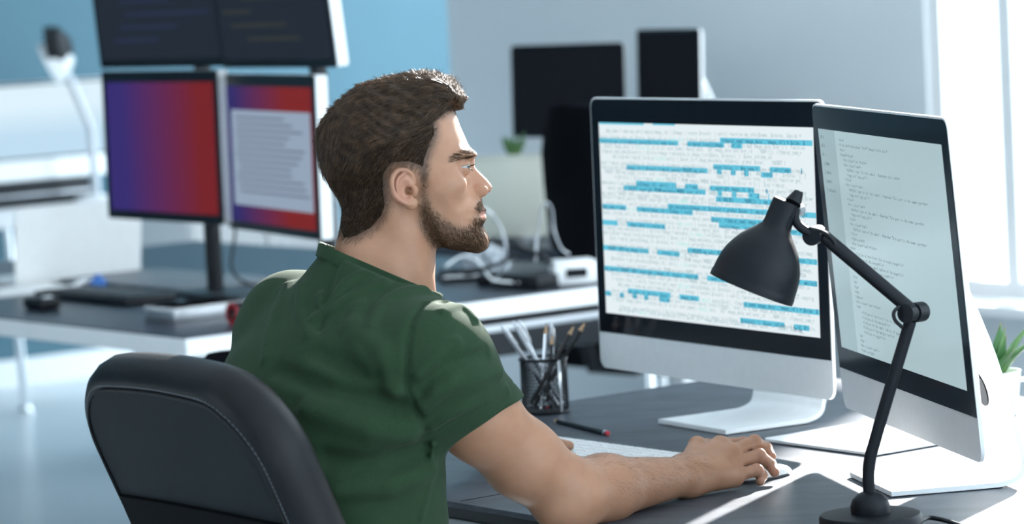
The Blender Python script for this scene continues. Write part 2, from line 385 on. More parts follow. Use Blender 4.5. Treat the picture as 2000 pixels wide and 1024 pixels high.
# code on the first screen: highlighted bars and rows of text
BARS = [(-0.144,-0.076,0.1937),(-0.312,-0.171,0.1932),(0.055,0.311,0.1674),(-0.313,-0.068,0.1608),(-0.041,0.067,0.1600),(0.087,0.118,0.1593),(0.033,0.167,0.1237),(0.278,0.281,0.1233),(0.193,0.251,0.1231),(-0.23,0.016,0.1167),(0.043,0.057,0.1163),(0.083,0.097,0.1156),(0.12,0.134,0.1152),(0.168,0.2,0.1143),(-0.202,-0.079,0.0902),(-0.052,-0.014,0.0894),(0.021,0.148,0.0886),(0.181,0.184,0.0883),(-0.242,0.008,0.0813),(0.043,0.056,0.0804),(0.084,0.097,0.0799),(0.131,0.162,0.0797),(0.186,0.189,0.0797),(0.037,0.207,0.0709),(-0.107,0.314,0.0543),(-0.312,-0.236,0.047),(-0.203,-0.032,0.046),(0.021,0.182,0.0372),(0.043,0.182,0.0288),(0.241,0.286,0.0253),(-0.313,-0.265,0.0194),(-0.235,-0.117,0.0192),(-0.052,0.079,-0.0170),(0.183,0.313,-0.0191),(-0.314,-0.171,-0.0244),(-0.144,-0.076,-0.0247),(0.208,0.311,-0.0533),(-0.313,-0.023,-0.0602),(0.003,0.076,-0.0607),(-0.241,-0.108,-0.0956),(-0.082,-0.023,-0.0966),(0.106,0.314,-0.098),(-0.227,-0.213,-0.1033),(-0.313,-0.295,-0.1036),(-0.191,-0.177,-0.1037),(-0.268,-0.254,-0.1042),(-0.144,-0.112,-0.1042),(0.095,0.219,-0.1244),(0.245,0.286,-0.1251)]
RH = 0.0088
for (a, b, v) in BARS:
    a = max(a, R1[0]); b = min(b, R1[1]); z0, z1 = v-RH/2, min(v+RH/2, R1[3])
    B().add([(a, -0.0019, z0), (b, -0.0019, z0), (b, -0.0019, z1), (a, -0.0019, z1)], [(0, 1, 2, 3)], T1).build('highlight_bar', 'screen_bar', scr1, False)
ROWS = ["$my_name = name my_edit(!empty(image_id) { $image } return $result; } edit() function my_info($name, $status, $quick = f",
 "$user_info(my_edit_id, $title, $user_id) as image_data = mysql_query($sql); if(mysql_num('image_data','image_id') = $size",
 "function get_title(mysql_query($title) name user) { return mysql_result(image, 'user_id is max image_data user') }",
 "} SELECT image_data is status my_id in all user_name); mysql_data   SET image_data and user_id   , NOW ()); if(mysql_num_rows($result) == 1) {",
 "if(mysql_num_rows($result)) { $title->image = metadata_to_image_list($data, $status); }",
 "while($row = mysql_fetch_array($result)) { $user_id = image_metadata_id($data); global $user;",
 "$sql = mysql_query($image_id, $status) or die(mysql_error($title)); } return false; }",
 "function my_info(image_id) { $result = mysql_query('UPDATE my_edit SET title my_id = '.$my_id.' AND status = '.$status.'); }",
 "  INSERT INTO my_image (title, user, status, user_id) VALUES  ,  ,  ,  , NOW() ); }",
 "if($title) { $list = mysql_query('DELETE * FROM images WHERE $image_id'); if($list != 1) {",
 "$metadata = get_metadata($image_id); edit(); } $current = metadata_get_copyright_image_id",
 "mysql query('SELECT copyright FROM metadata WHERE user_id = 1'  WHERE title is image_id = '.$image.'); } else {",
 "my_query('INSERT INTO copyright (image_id, status, copyright_text, user_id) VALUES  ,  , NOW()); }",
 "$result = mysql_query('UPDATE copyright SET title WHERE image_id = $image_id and status; }",
 "} return true; } edit() function get_copyright_metadata($image_id, $status) { global $user; }"]
def in_bar(x, z):
    for a, b, v in BARS:
        if a <= x <= b and abs(z-v) < RH*0.55: return True
    return False
tf, tm, td_ = B(), B(), B(); zrow = R1[3]-RH*1.55; k = 0; pitch = 0.00485; size = 0.0100
while zrow > R1[2]+0.002:
    txt = (ROWS[k % len(ROWS)]+'  '+ROWS[(k*7+3) % len(ROWS)]); x = R1[0]+0.004+random.choice((0, 0, 1, 2))*pitch*4; n = random.choice((105, 118, 112, 96, 122))
    bar = [v for a, b, v in BARS if abs(zrow-v) < RH*0.5]
    if bar: n = 124
    zr = (sum(bar)/len(bar)) if bar else zrow
    mint = random.randint(10, 60)
    for j, ch in enumerate(txt[:n]):
        if x > R1[1]-pitch*1.5: break
        hit = in_bar(x+pitch/2, zr)
        put_text(td_ if hit else (tm if mint < j < mint+9 and k % 2 else tf), ch, x, zr-size*0.33, size, pitch, -0.0022); x += pitch
    zrow -= RH; k += 1
for bd, mm in ((tf, 'screen_text_faint'), (tm, 'screen_text_mint'), (td_, 'screen_text_dark')):
    v = np.concatenate(bd.v); A = T1; bd.v = [v@A[:3, :3].T+A[:3, 3]]
    tag(bd.build('code_text', mm, scr1, False), kind='stuff')

# markup on the second screen
side = B().add([(R2[0], -0.0018, R2[2]), (R2[0]+0.085, -0.0018, R2[2]), (R2[0]+0.085, -0.0018, R2[3]), (R2[0], -0.0018, R2[3])], [(0, 1, 2, 3)], T2).build('sidebar', 'screen_side', scr2, False)
H2 = [(0, "<div>"), (0, "<link rel='stylesheet' href='images/style.css'>"), (0, "<div>"), (0, "<head></head>"), (1, "<div class='col'></div>"), (1, "<div class='row'>"), (2, "<h5>Full text for this email - Reminder this is<br>"), (2, "<img src='logo.gif'>"), (1, "</div>"), (1, "<div class='row'>"), (2, "<h5>Full text of all this email - Reminder This part is the newer part<br>"), (2, "<img src='logo.gif'>"), (1, "</div>"), (1, "<div class='row'>"), (2, "<h5>Full text of the email - Reminder This part is the newer part<br>"), (2, "<img src='logo.gif'>"), (1, "</div>"), (1, "<div class='row'>"), (2, "<h5>Full text of the email - Reminder This part is the newer part<br>"), (1, "</div>"), (1, "<table width>"), (1, "<div class='text'></div>"), (0, "<div>"), (2, "<li>Line of the first list to read a page</li>"), (2, "<li>Line of the second</li>"), (2, "<li>Line of the small tables of the page</li>"), (2, "<li>Line of the margin to read</li>"), (2, "<li>Line of page</li>"), (0, "<li>"), (0, "<p>"), (0, "</p>"), (0, "<td>"), (0, "<table>"), (0, "<div class='text'></div>"), (0, "<td>"), (2, "<li>Line of the first list to read</li>"), (2, "<li>Line of the margin</li>"), (2, "<li>Line of the small tables of page</li>"), (2, "<li>Line of the margin to</li>"), (2, "<li>Line of page</li>"), (0, "<p>"), (0, "<td>"), (0, "<div class='text'>"), (0, "<table width>")]
tb = B(); rh = (R2[3]-R2[2]-0.012)/len(H2)
for k, (ind, s) in enumerate(H2): put_text(tb, s, R2[0]+0.105+ind*0.012, R2[3]-0.010-rh*(k+0.7), rh*0.92, 0.0050, -0.0021)
for k, s in enumerate(("# a", "# b", "# c", "| name", "| about", "| email", "| contacts")): put_text(tb, s, R2[0]+0.012, R2[3]-0.014-0.0135*k, 0.008, 0.0050, -0.0021)
v = np.concatenate(tb.v); tb.v = [v@T2[:3, :3].T+T2[:3, 3]]
tag(tb.build('markup_text', 'screen_text_grey', scr2, False), kind='stuff')

# flat monitors on poles
def flat_monitor(label, C, yaw, tilt, roll, w, h, draw, shell='white_plastic', group='screens on the pole stands'):
    yaw = math.radians(yaw); C = np.asarray(C, float)
    o = empty('monitor', C, 0, label, 'monitor', group)
    T = np.array(Matrix.Rotation(yaw, 4, 'Z')@Matrix.Rotation(-math.radians(tilt), 4, 'X')@Matrix.Rotation(-math.radians(roll), 4, 'Y'))
    B().prism(rrect(w, h, 0.008, 3), 0.002, 0.03, T).build('casing', shell, o)
    B().box((-w*0.3, 0.03, -h*0.3), (w*0.3, 0.055, h*0.3), 0.012, T).build('back_cover', 'black_plastic', o)
    B().prism(rrect(w, h, 0.008, 3), -0.002, 0.002, T).build('bezel', 'bezel_blur', o)
    def quad(x0, x1, z0, z1, m, name, y=-0.0026, par=o):
        return B().add([(x0, y, z0), (x1, y, z0), (x1, y, z1), (x0, y, z1)], [(0, 1, 2, 3)], T).build(name, m, par, False)
    draw(quad, w, h); return o
def d_grad(q, w, h): q(-w/2+.022, w/2-.018, -h/2+.022, h/2-.028, 'screen_gradient', 'screen')
def d_doc(q, w, h):
    s = q(-w/2+.02, w/2-.02, -h/2+.02, h/2-.028, 'screen_gradient_b', 'screen')
    q(-w/2+.05, w/2-.03, -h/2+.06, h/2-.085, 'screen_doc', 'document', -0.003, s)
    for k in range(13):
        z = h/2-.105-k*.0145; x1 = w/2-.045-random.random()*.16; q(-w/2+.07+random.random()*.03, x1, z, z+.0045, 'screen_doc_line', 'text_line', -0.0034, s)
def d_code(c):
    def f(q, w, h):
        s = q(-w/2+.012, w/2-.012, -h/2+.02, h/2-.015, 'screen_code_dark', 'screen')
        for k in range(9):
            z = h/2-.04-k*.032; x0 = -w/2+.03+random.random()*.12
            q(x0, min(w/2-.04, x0+.08+random.random()*.3), z, z+.009, c, 'text_line', -0.0032, s)
    return f
KM = 1.16
cLL = np.array([-0.73*KM, 6.949*KM, CAM_H-0.332*KM]); cLR = np.array([-0.471*KM, 6.553*KM, CAM_H-0.341*KM])
flat_monitor('monitor showing a purple to red gradient, lower left of the four on poles', cLL, -54.2, 0.9, 0, .563, .371, d_grad)
flat_monitor('monitor showing a grey document window over red, lower right of the four on poles', cLR, -65.1, 1.0, 0, .590, .371, d_doc)
def upper(px, py, Y, yaw, w, h, tilt): 
    p = at(px, py, Y); y = math.radians(yaw); t = math.radians(tilt); n = np.array([math.sin(y), -math.cos(y), 0])
    return p+(UP*math.cos(t)-n*math.sin(t))*h/2
flat_monitor('dark monitor with faint blue code, upper left of the four on poles', upper(322, 131, 8.05, -50, .56, .36, -4), -50, -4, 0, .565, .36, d_code('screen_code_blue'))
flat_monitor('dark monitor with faint olive code, upper right of the four on poles', upper(545, 132, 7.60, -58, .60, .36, -5), -58, -5, 0, .555, .36, d_code('screen_code_olive'))
for k, (c, px, pyb, lab) in enumerate(((cLL, 300, 545, 'black pole stand behind the gradient monitor'), (cLR, 609, 512, 'black pole stand behind the document monitor'))):
    yw = math.radians((-54, -65)[k]); n = np.array([math.sin(yw), -math.cos(yw), 0]); b = c-n*0.13; b = np.array([b[0], b[1], DESK])
    if k == 0: b = b+np.array([0.0, 0, 0])
    o = empty('pole_stand', b, 0, lab, 'stand', 'pole stands on the side desk')
    B().box((-.11, -.08, 0), (.11, .08, .012), .004, rotzM(yw)).build('base_plate', 'black_plastic', o)
    B().tube([(0, 0, .012), (0, 0, .86)], .021, 16).build('pole', 'black_plastic', o)
    for z in (c[2]-DESK, 0.80): B().box((-.03, -.075, z-.03), (.03, .02, z+.03), .006, rotzM(yw)).build('arm', 'black_plastic', o)
    B().tube(spline([(.02, 0, .30), (.06, -.03, .18), (.05, -.05, .06), (.13, -.02, .006)], 8), .004, 6).build('cable', 'black_plastic', o)

# dark all-in-ones by the pale wall and the pale one on the back desk
mY = 9.55
all_in_one('desktop_computer', 'switched-off dark screen with silver chin, above the cream panel', at(1109, 193, mY), -46, 2, .47, .325, DESK, 'screen_black', chin=.05, top=.015, side=.012, low=.012, bez='bezel_blur')
all_in_one('desktop_computer', 'narrow dark screen with pale edge, seen edge-on above the code screen', at(1306, 172, 9.3), -66, 2, .40, .34, DESK, 'screen_black', chin=.05, top=.012, side=.012, low=.012, bez='bezel_blur')
fC = plane_hit(70, 255, DA, S_F+0.22)
yb = math.degrees(RB)
fa, Tf, Rf, _s = all_in_one('desktop_computer', 'pale lit screen with white chin on the back desk at far left', fC, yb, 4, .72, .36, DESK+0.09, 'screen_pale', chin=.075, top=.012, side=.012, low=.008, stand=False, bez='bezel_blur')
rs = B(); rs.box((-.42, -.03, 0), (.20, .18, .09), .006, rotzM(RB)); p = fC*np.array([1, 1, 0])+np.array([0, 0, DESK])
o = empty('monitor_riser', p, 0, 'dark riser box under the pale screen on the back desk', 'stand'); rs.build('riser_body', 'black_plastic', o)
B().box((-.42, -.033, .035), (.20, -.03, .045), .001, rotzM(RB)).build('drawer_line', 'alu_dark', o)
# blurred lamp on the back desk
lb = plane_hit(185, 330, DA, S_F+0.06); l0 = np.array([lb[0], lb[1], DESK]); YB = lb[1]
o = empty('desk_lamp', l0, 0, 'white and black desk lamp in front of the pale screen at far left', 'lamp')
B().lathe([(.08, 0), (.08, .015), (.02, .03)], 24).build('base', 'white_plastic', o, off=None)
B().tube([l0+np.array([0, 0, .03]), at(178, 250, YB), at(135, 150, YB)], .016, 10).build('arm', 'alu_dark', o, off=l0)
pA, pB = at(128, 108, YB), at(72, 140, YB)
B().lathe([(.03, -.02), (.05, .0), (.075, .03), (.085, .07)], 24, axisM(pA, pB)).build('shade', 'white_plastic', o, off=l0)
B().lathe([(.005, -.03), (.03, -.035), (.078, 0.0), (.086, .045), (.087, .05)], 24, axisM(pA+np.array([-.01, 0, .03]), at(70, 118, YB)+np.array([0, 0, .03]))).build('shade_cap', 'black_plastic', o, off=l0)
# ------------------------------------------------------------------ black desk lamp in front
lc = atz(1700, 1003, DESK+0.024); LY = lc[1]; L0 = np.array([lc[0], lc[1], DESK]); kpx = LY/FPX
lamp = empty('desk_lamp', L0, 0, 'matt black jointed desk lamp with bell shade, in front of the screens', 'lamp')
B().lathe([(.066, 0), (.0685, .003), (.0685, .020), (.066, .0235), (.058, .0245), (.001, .025)], 64).build('base', 'black_metal', lamp)
B().lathe([(.026, .0245), (.0265, .034), (.0235, .043), (.016, .050), (.010, .053), (.001, .0535)], 40).build('hub', 'black_metal', lamp)
def LP(px, py, dy=0.0): return at(px, py, LY+dy)
low = spline([L0+np.array([0, 0, .045]), LP(1696, 930), LP(1700, 893), LP(1707, 868), LP(1722, 815), LP(1748, 728), LP(1778, 628)], 6)
B().tube(low, .0082, 14).build('lower_arm', 'black_metal', lamp, off=L0)
e0, e1 = LP(1768, 613, -.012), LP(1800, 609, .02)
B().tube([e0, e0+(e1-e0)*.35, e0+(e1-e0)*.36, e0+(e1-e0)*.45, e0+(e1-e0)*.46, e1], [.0125, .0125, .0105, .0105, .0135, .0135], 20).build('elbow_joint', 'black_metal', lamp, off=L0)
B().tube([LP(1780, 606), LP(1608, 461)], .0092, 14).build('upper_arm', 'black_metal', lamp, off=L0)
w0, w1 = LP(1584, 462, -.012), LP(1598, 457, .012)
B().tube([w0, w1], .0125, 18).build('wrist_joint', 'black_metal', lamp, off=L0)
br = spline([LP(1592, 459, -.006), LP(1572, 450, -.006), LP(1557, 437, -.006), LP(1552, 420, -.004), LP(1556, 395, -.002), LP(1561, 374, 0)], 6)
B().tube(br, [.0062]*6+list(np.linspace(.0062, .0052, len(br)-6)), 12).build('shade_bracket', 'black_metal', lamp, off=L0)
kn = LP(1562, 410, .012); B().tube([LP(1552, 412, 0), kn], .009, 14).build('tilt_knob', 'alu_dark', lamp, off=L0)
B().tube(spline([LP(1757, 598, -.008), LP(1746, 610, -.012), LP(1748, 625, -.012), LP(1762, 640, -.009)], 6), .0026, 8).build('elbow_cord', 'black_plastic', lamp, off=L0)
B().tube(spline([LP(1583, 446, -.012), LP(1608, 453, -.014), LP(1625, 466, -.012), LP(1632, 478, -.010)], 6), .0026, 8).build('wrist_cord', 'black_plastic', lamp, off=L0)
capP, rimP = LP(1538, 391), LP(1467, 566)
ax = rimP-capP; Ltot = np.linalg.norm(ax); px = Ltot/190.0
prof = [(2, 3), (22, 1), (27, 3), (28, 8), (28.5, 48), (30, 58), (39, 68), (51, 81), (62, 95), (70.5, 110), (77.5, 125), (82, 140), (84.5, 158), (85.5, 172), (86, 176), (87, 178), (87, 190)]
ins = [(84.5, 190), (83, 160), (76, 130), (60, 105), (34, 84), (2, 80)]
shade = B().lathe([(r*px, z*px) for r, z in prof+ins], 64, axisM(capP, rimP), cap=False).build('shade', 'black_metal', lamp, off=L0)
B().lathe([(6*px, 60*px), (16*px, 92*px), (24*px, 112*px), (22*px, 130*px), (10*px, 140*px), (.5*px, 142*px)], 24, axisM(capP, rimP)).build('bulb', 'white_plastic', shade, off=L0)
# clamp wedge and cooling slot on the cap
B().tube([LP(1549, 397, -.012), LP(1560, 376, -.006)], [.0115, .0065], 12).build('shade_clip', 'black_metal', lamp, off=L0)
nv = -cam_fw; M_ = axisM(capP, rimP); radial = nv-(nv@M_[:3, 2])*M_[:3, 2]; radial /= np.linalg.norm(radial)
tq = np.cross(M_[:3, 2], radial)
sp = capP+M_[:3, 2]*38*px
for q in (tq*(18*px),):
    rr = radial*22.5*px
    B().tube([sp+q*-1+rr-M_[:3, 2]*14*px, sp+q*-1+rr+M_[:3, 2]*14*px], 1.6*px, 8).build('vent_slot', 'black_plastic', shade, off=L0)
cd_ = spline([L0+np.array([.066, 0, .010]), atz(1820, 1012, DESK+.006), atz(1880, 1028, DESK+.004), atz(1960, 1065, DESK+.004), atz(2080, 1080, DESK+.004)], 8)
B().tube(cd_, .0032, 8).build('power_cord', 'black_plastic', lamp, off=L0)

# ------------------------------------------------------------------ keyboard, mouse, tablet
ks, kt = to_st(atz(1215, 880, DESK)); k0 = st(ks+0.02, kt-0.062, DESK)
kb = empty('keyboard', k0, RB, 'slim white keyboard under the man\'s forearm', 'keyboard')
B().box((-.058, -.215, 0), (.058, .215, .007), .003).build('base', 'alu', kb)
kmesh = None
for r_ in range(6):
    for c_ in range(14):
        x = .048-r_*.0192; y = -.2+c_*.0308
        if r_ == 5 and 4 < c_ < 9:
            if c_ != 5: continue
        if kmesh is None:
            k1 = B().box((-.0082, -.0135, .007), (.0082, .0135, .0105), .0015).build('key', 'white_plastic', kb, False); kmesh = k1.data; k1.location = (x, y, 0)
        elif r_ == 5 and c_ == 5:
            B().box((x-.0082, y-.0135, .007), (x+.0082, y+.106, .0105), .0015).build('space_bar', 'white_plastic', kb, False)
        else:
            q = bpy.data.objects.new('key', kmesh); col.objects.link(q); q.parent = kb; q.location = (x, y, 0)
MOUSE = np.array([.350, 4.812, DESK])
mo = empty('computer_mouse', MOUSE, RB+math.radians(4), 'flat silver mouse under the man\'s right hand', 'mouse')
V = []; F = []; nu, nv_ = 20, 40
def mouse_h(x, y): return .0205*(1-(abs(x)/.0585)**2.6)**.5*(1-.10*(y/.029)**2) if abs(x) < .0585 else 0
for i, k_ in enumerate(np.linspace(0, 1, nu)):
    for j in range(nv_):
        a = 2*math.pi*j/nv_; cx, sx = math.cos(a), math.sin(a)
        x = .058*k_*math.copysign(abs(cx)**.75, cx); y = .029*k_*math.copysign(abs(sx)**.75, sx)
        V.append((x, y, .004+.0165*(1-k_**3.2)**.6*(1-(x/.075)**2*.4)))
for i in range(nu-1):
    for j in range(nv_): F.append((i*nv_+j, i*nv_+(j+1) % nv_, (i+1)*nv_+(j+1) % nv_, (i+1)*nv_+j))
B().add(V, F).build('top_shell', 'white_plastic', mo)
V2 = [(x*k_, y*k_, z) for z, k_ in ((.0005, .93), (.0045, 1.0)) for x, y in [(.058*math.copysign(abs(math.cos(a))**.75, math.cos(a)), .029*math.copysign(abs(math.sin(a))**.75, math.sin(a))) for a in np.linspace(0, 2*math.pi, 40, endpoint=False)]]
B().add(V2, [(j, (j+1) % 40, 40+(j+1) % 40, 40+j) for j in range(40)]+[tuple(range(40))]).build('base', 'alu_dark', mo)
ta, tb_, tc_ = atz(1488, 864, DESK), atz(1706, 893, DESK), atz(1840, 874, DESK)
tx = tb_-ta; tw = np.linalg.norm(tx); tx = tx/tw; ty = np.cross(UP, tx); td3 = 0.20
tp = empty('tablet', ta+tx*tw/2+ty*td3/2, math.atan2(tx[1], tx[0]), 'thin white tablet lying flat between the two computer stands', 'tablet')
def slab(w, d, z0, z1, r=.012): return [(x, y, z0) for x, y in rrect(w, d, r)]+[(x, y, z1) for x, y in rrect(w, d, r)]
def slabf(n): return [tuple(range(n)), tuple(range(n, 2*n))]+[(i, (i+1) % n, n+(i+1) % n, n+i) for i in range(n)]
B().add(slab(tw, td3, .0018, .0060), slabf(28)).build('body', 'white_plastic', tp)
B().add(slab(tw-.004, td3-.004, .0, .0018), slabf(28)).build('rubber_back', 'black_plastic', tp)

# ------------------------------------------------------------------ pen cup with pens
mat('pen_mesh', (0.03, 0.034, 0.04), 0.25, 0.7, 0.1, 60)
c0 = atz(1066, 806, DESK); cR, cH = 0.0405, 0.098
cup = empty('pen_cup', c0, 0, 'black wire mesh cup full of pens and pencils', 'pen cup')
wm = B(); nW = 44
for sgn in (1, -1):
    for k in range(nW):
        P = [(cR*math.cos(a), cR*math.sin(a), z) for a, z in ((2*math.pi*k/nW+sgn*t*1.15, .003+t*(cH-.006)) for t in np.linspace(0, 1, 12))]
        wm.tube(P, .00085, 4, cap=False)
tag(wm.build('mesh_wall', 'pen_mesh', cup), kind='stuff')
ringp = lambda z, r: [(r*math.cos(a), r*math.sin(a), z) for a in np.linspace(0, 2*math.pi, 48, endpoint=False)]
B().tube(ringp(cH-.003, cR), .0026, 8, close=True).build('rim', 'black_metal', cup)
B().tube(ringp(.003, cR), .0024, 8, close=True).build('foot_ring', 'black_metal', cup)
B().lathe([(cR, .001), (cR, .003)], 40).build('bottom', 'black_metal', cup)
B().box((cR-.001, -.003, .003), (cR+.002, .003, cH-.003), .0008, rotzM(math.radians(-50))).build('side_seam', 'chrome', cup)
def pencil(name, label, p0, p1, r, body, wood=True, eraser=False, cat='pencil', group=None):
    p0 = np.asarray(p0, float); p1 = np.asarray(p1, float); L = np.linalg.norm(p1-p0); d = (p1-p0)/L
    o = empty(name, p0, 0, label, cat, group); M_ = axisM(np.zeros(3), d)
    tip = .020 if wood else .012
    B().lathe([(r, .014 if eraser else 0), (r, L-tip)], 6 if wood else 14, M_).build('barrel', body, o, not wood)
    if wood:
        B().lathe([(r*.98, L-tip), (r*.32, L-.005)], 12, M_).build('wood_cone', 'wood_tip', o); B().lathe([(r*.32, L-.005), (r*.05, L)], 10, M_).build('lead', 'graphite', o)
    else:
        B().lathe([(r*.95, L-tip), (r*.6, L-tip*.5), (r*.25, L)], 14, M_).build('nib', 'pencil_silver', o)
        B().box((-.0012, r, L-.045), (.0012, r+.002, L-.012), .0005, M_).build('clip', 'chrome', o)
    if eraser:
        B().lathe([(r*1.05, .006), (r*1.05, .0145)], 14, M_).build('ferrule', 'pencil_silver', o); B().lathe([(r*.7, 0), (r*.95, .001), (r*.95, .006)], 12, M_).build('eraser', 'eraser_red', o)
    return o
cY = c0[1]
def inC(px, py, dy): return at(px, py, cY+dy)
G = 'pens and pencils in the wire cup'
for nm, lab, b, t, r, bd, wd, er, ct in (
    ('pen', 'silver pen leaning furthest left in the wire cup', (1092, 796, .01), (979, 637, -.02), .0040, 'pencil_silver', False, False, 'pen'),
    ('pen', 'silver pen second from the left in the wire cup', (1098, 790, -.01), (1002, 627, .01), .0040, 'pencil_silver', False, False, 'pen'),
    ('pen', 'silver pen third from the left, its tip close behind its neighbour', (1084, 798, .02), (1014, 625, .02), .0036, 'pencil_silver', False, False, 'pen'),
    ('pencil', 'silver pencil standing upright left of centre in the wire cup', (1058, 800, -.015), (1067, 630, .0), .0038, 'pencil_silver', True, False, 'pencil'),
    ('pen', 'silver pen standing upright at the centre of the wire cup', (1082, 799, .018), (1076, 628, .02), .0038, 'pencil_silver', False, False, 'pen'),
    ('pencil', 'short dark pencil with pale wood tip, centre front of the wire cup', (1068, 800, -.02), (1079, 650, -.02), .0038, 'pencil_black', True, True, 'pencil'),
    ('pencil', 'black pencil leaning right in the wire cup, the shorter of two', (1036, 790, -.02), (1123, 634, .01), .0040, 'pencil_black', True, False, 'pencil'),
    ('pencil', 'black pencil leaning furthest right in the wire cup, the longer of two', (1044, 794, .0), (1145, 627, -.01), .0042, 'pencil_black', True, False, 'pencil')):
    pencil(nm, lab, inC(*b), inC(*t), r, bd, wd, er, ct, G)
pencil('pencil', 'black pencil with red eraser lying loose on the desk by the cup', atz(1188, 847, DESK+.0045), atz(1080, 821, DESK+.0042), .0042, 'pencil_black', True, True)

# ------------------------------------------------------------------ succulent and white cable by the window
q0 = atz(1948, 812, DESK+.0005)
pl = empty('potted_succulent', q0, 0, 'spiky green succulent in a white pot behind the right-hand screen', 'plant')
B().lathe([(.030, 0), (.033, .002), (.0405, .066), (.0415, .074), (.0385, .074), (.037, .062), (.001, .060)], 40).build('pot', 'ceramic', pl)
B().lathe([(.037, .060), (.037, .064), (.001, .067)], 24).build('soil', 'soil', pl)
def leaf(ang, lean, L, w):
    V = []; F = []; n = 9; m = 8; out = np.array([math.cos(ang), math.sin(ang), 0]); sd_ = np.array([-math.sin(ang), math.cos(ang), 0])
    for i in range(n):
        t = i/(n-1); a = lean*(0.55+0.45*t)
        c = out*(.006+L*t*math.sin(a))+UP*(.062+L*t*math.cos(a)); nn = -out*math.cos(a)+UP*math.sin(a)
        ww = w*(1-t**1.8)*(0.8+0.9*t*(1-t)*2)+.0004; th = ww*.42
        for k in range(m):
            q = 2*math.pi*k/m; V.append(c+sd_*ww*math.cos(q)+nn*(th*math.sin(q)-(0.35*ww*(1-math.cos(q)**2))*-1*0.3))
    for i in range(n-1):
        for k in range(m): F.append((i*m+k, i*m+(k+1) % m, (i+1)*m+(k+1) % m, (i+1)*m+k))
    F += [tuple(range(m)), tuple((n-1)*m+k for k in range(m))]
    return B().add(V, F).build('leaf', 'green_leaf', pl)
for ang, lean, L, w in ((2.85, .32, .085, .0095), (2.2, .12, .06, .010), (.1, .62, .095, .0105), (-.45, .85, .085, .011), (-.9, .28, .062, .0105), (1.2, .5, .08, .010), (3.7, .55, .055, .0095), (4.4, .5, .052, .0095), (5.2, .75, .06, .010), (.7, .25, .07, .0095), (-2.1, .2, .05, .0085), (1.8, .75, .06, .009)):
    leaf(ang, lean, L*1.22, w*1.2)
wc = spline([at(1890, 752, 4.80), at(1915, 748, 4.78), at(1950, 741, 4.82), at(1990, 741, 4.86), at(2060, 748, 4.95), atz(2200, 800, DESK+.004)], 8)
tag(B().tube(wc, .0042, 10).build('power_cable', 'white_plastic', None), 'white cable looping out behind the right-hand screen', 'cable')

# ------------------------------------------------------------------ things on the side desk (out of focus)
def slabst(name, label, cat, px, py, w, d, h, yaw, m, bev=.004, group=None, extra=None):
    p = atz(px, py, DESK); o = empty(name, p, yaw, label, cat, group)
    B().box((-w/2, -d/2, 0), (w/2, d/2, h), bev).build('body', m, o)
    if extra: extra(o, w, d, h)
    return o
# white laptop seen from behind its lid
lpB = atz(152, 548, DESK)
lo_ = empty('laptop', lpB, RB, 'open white laptop seen from behind its lid', 'laptop')
lidM = np.array(Matrix.Rotation(math.radians(8), 4, 'X'))
B().prism(rrect(.385, .208, .012, 4, 0, .108), -.006, .0, lidM).build('lid', 'white_paper', lo_)
B().prism(rrect(.37, .195, .006, 3, 0, .108), .0002, .0012, lidM).build('screen', 'screen_black', lo_)
B().box((-.192, .0, .0), (.192, .225, .014), .004).build('base', 'white_plastic', lo_)
for k in range(3): B().box((-.13, .03+k*.03, .014), (.13, .052+k*.03, .0155), .001).build('key_row', 'black_plastic', lo_)
slabst('paper_sheet', 'pale sheet of paper at the far left end of the side desk', 'paper', 22, 572, .30, .21, .006, RB-.1, 'white_paper', .001)
slabst('plastic_cap', 'bright blue plastic cap in front of the white laptop', 'cap', 192, 563, .046, .035, .026, .3, 'blue_plastic', .011, None, lambda o, w, d, h: B().lathe([(.011, h), (.011, h+.008), (.009, h+.01)], 16).build('spout', 'blue_plastic', o))
tag(B().tube(spline([atz(70, 575, DESK+.005), atz(110, 570, DESK+.006), atz(140, 562, DESK+.012), atz(162, 550, DESK+.02), atz(180, 549, DESK+.006)], 8), .0075, 8).build('cable', 'white_plastic', None), 'thick white cable curling below the white laptop', 'cable')
def keys(o, w, d, h):
    for i in range(5): B().box((-w/2+.012, -d/2+.012+i*(d-.03)/5, h), (w/2-.012, -d/2+.006+(i+.9)*(d-.03)/5, h+.004), .001).build('key_row', 'black_plastic', o)
slabst('keyboard', 'black keyboard lying on the side desk left of the grey box', 'keyboard', 205, 585, .15, .46, .018, RB, 'black_plastic', .006, None, keys)
slabst('desk_pad', 'large dark pad in front of the lower monitors', 'pad', 330, 552, .30, .62, .012, RB, 'desk_edge', .003)
slabst('computer_mouse', 'small dark mouse near the left end of the side desk', 'mouse', 82, 604, .06, .10, .03, RB, 'black_plastic', .012, None, lambda o, w, d, h: B().tube([(-.012, -.03, h*.97), (.012, -.03, h*.97)], .006, 10).build('scroll_wheel', 'alu', o))
gb = slabst('storage_box', 'flat pale grey box on the side desk beside the man\'s back', 'box', 392, 618, .225, .13, .032, RB+.02, 'alu_dark', .003, None, lambda o, w, d, h: B().box((-w/2-.001, -d/2-.001, h-.008), (w/2+.001, d/2+.001, h), .002).build('lid', 'white_plastic', o))
slabst('slim_case', 'long black case lying behind the pale grey box', 'case', 452, 590, .10, .26, .02, RB, 'black_plastic', .006, None, lambda o, w, d, h: B().box((-w/2, -d/2, h*.45), (w/2, d/2, h*.55), .0005).build('seam', 'black_metal', o))
p = atz(468, 634, DESK); o = empty('tape_roll', p, RB, 'black roll with red rim by the man\'s left shoulder blade', 'roll')
Mr = frameM((0, 0, .026), (0, 0, 1), (0, 1, 0), (-1, 0, 0))
B().lathe([(.012, -.016), (.026, -.016), (.026, .016), (.012, .016)], 28, Mr, cap=False).build('roll_body', 'black_plastic', o)
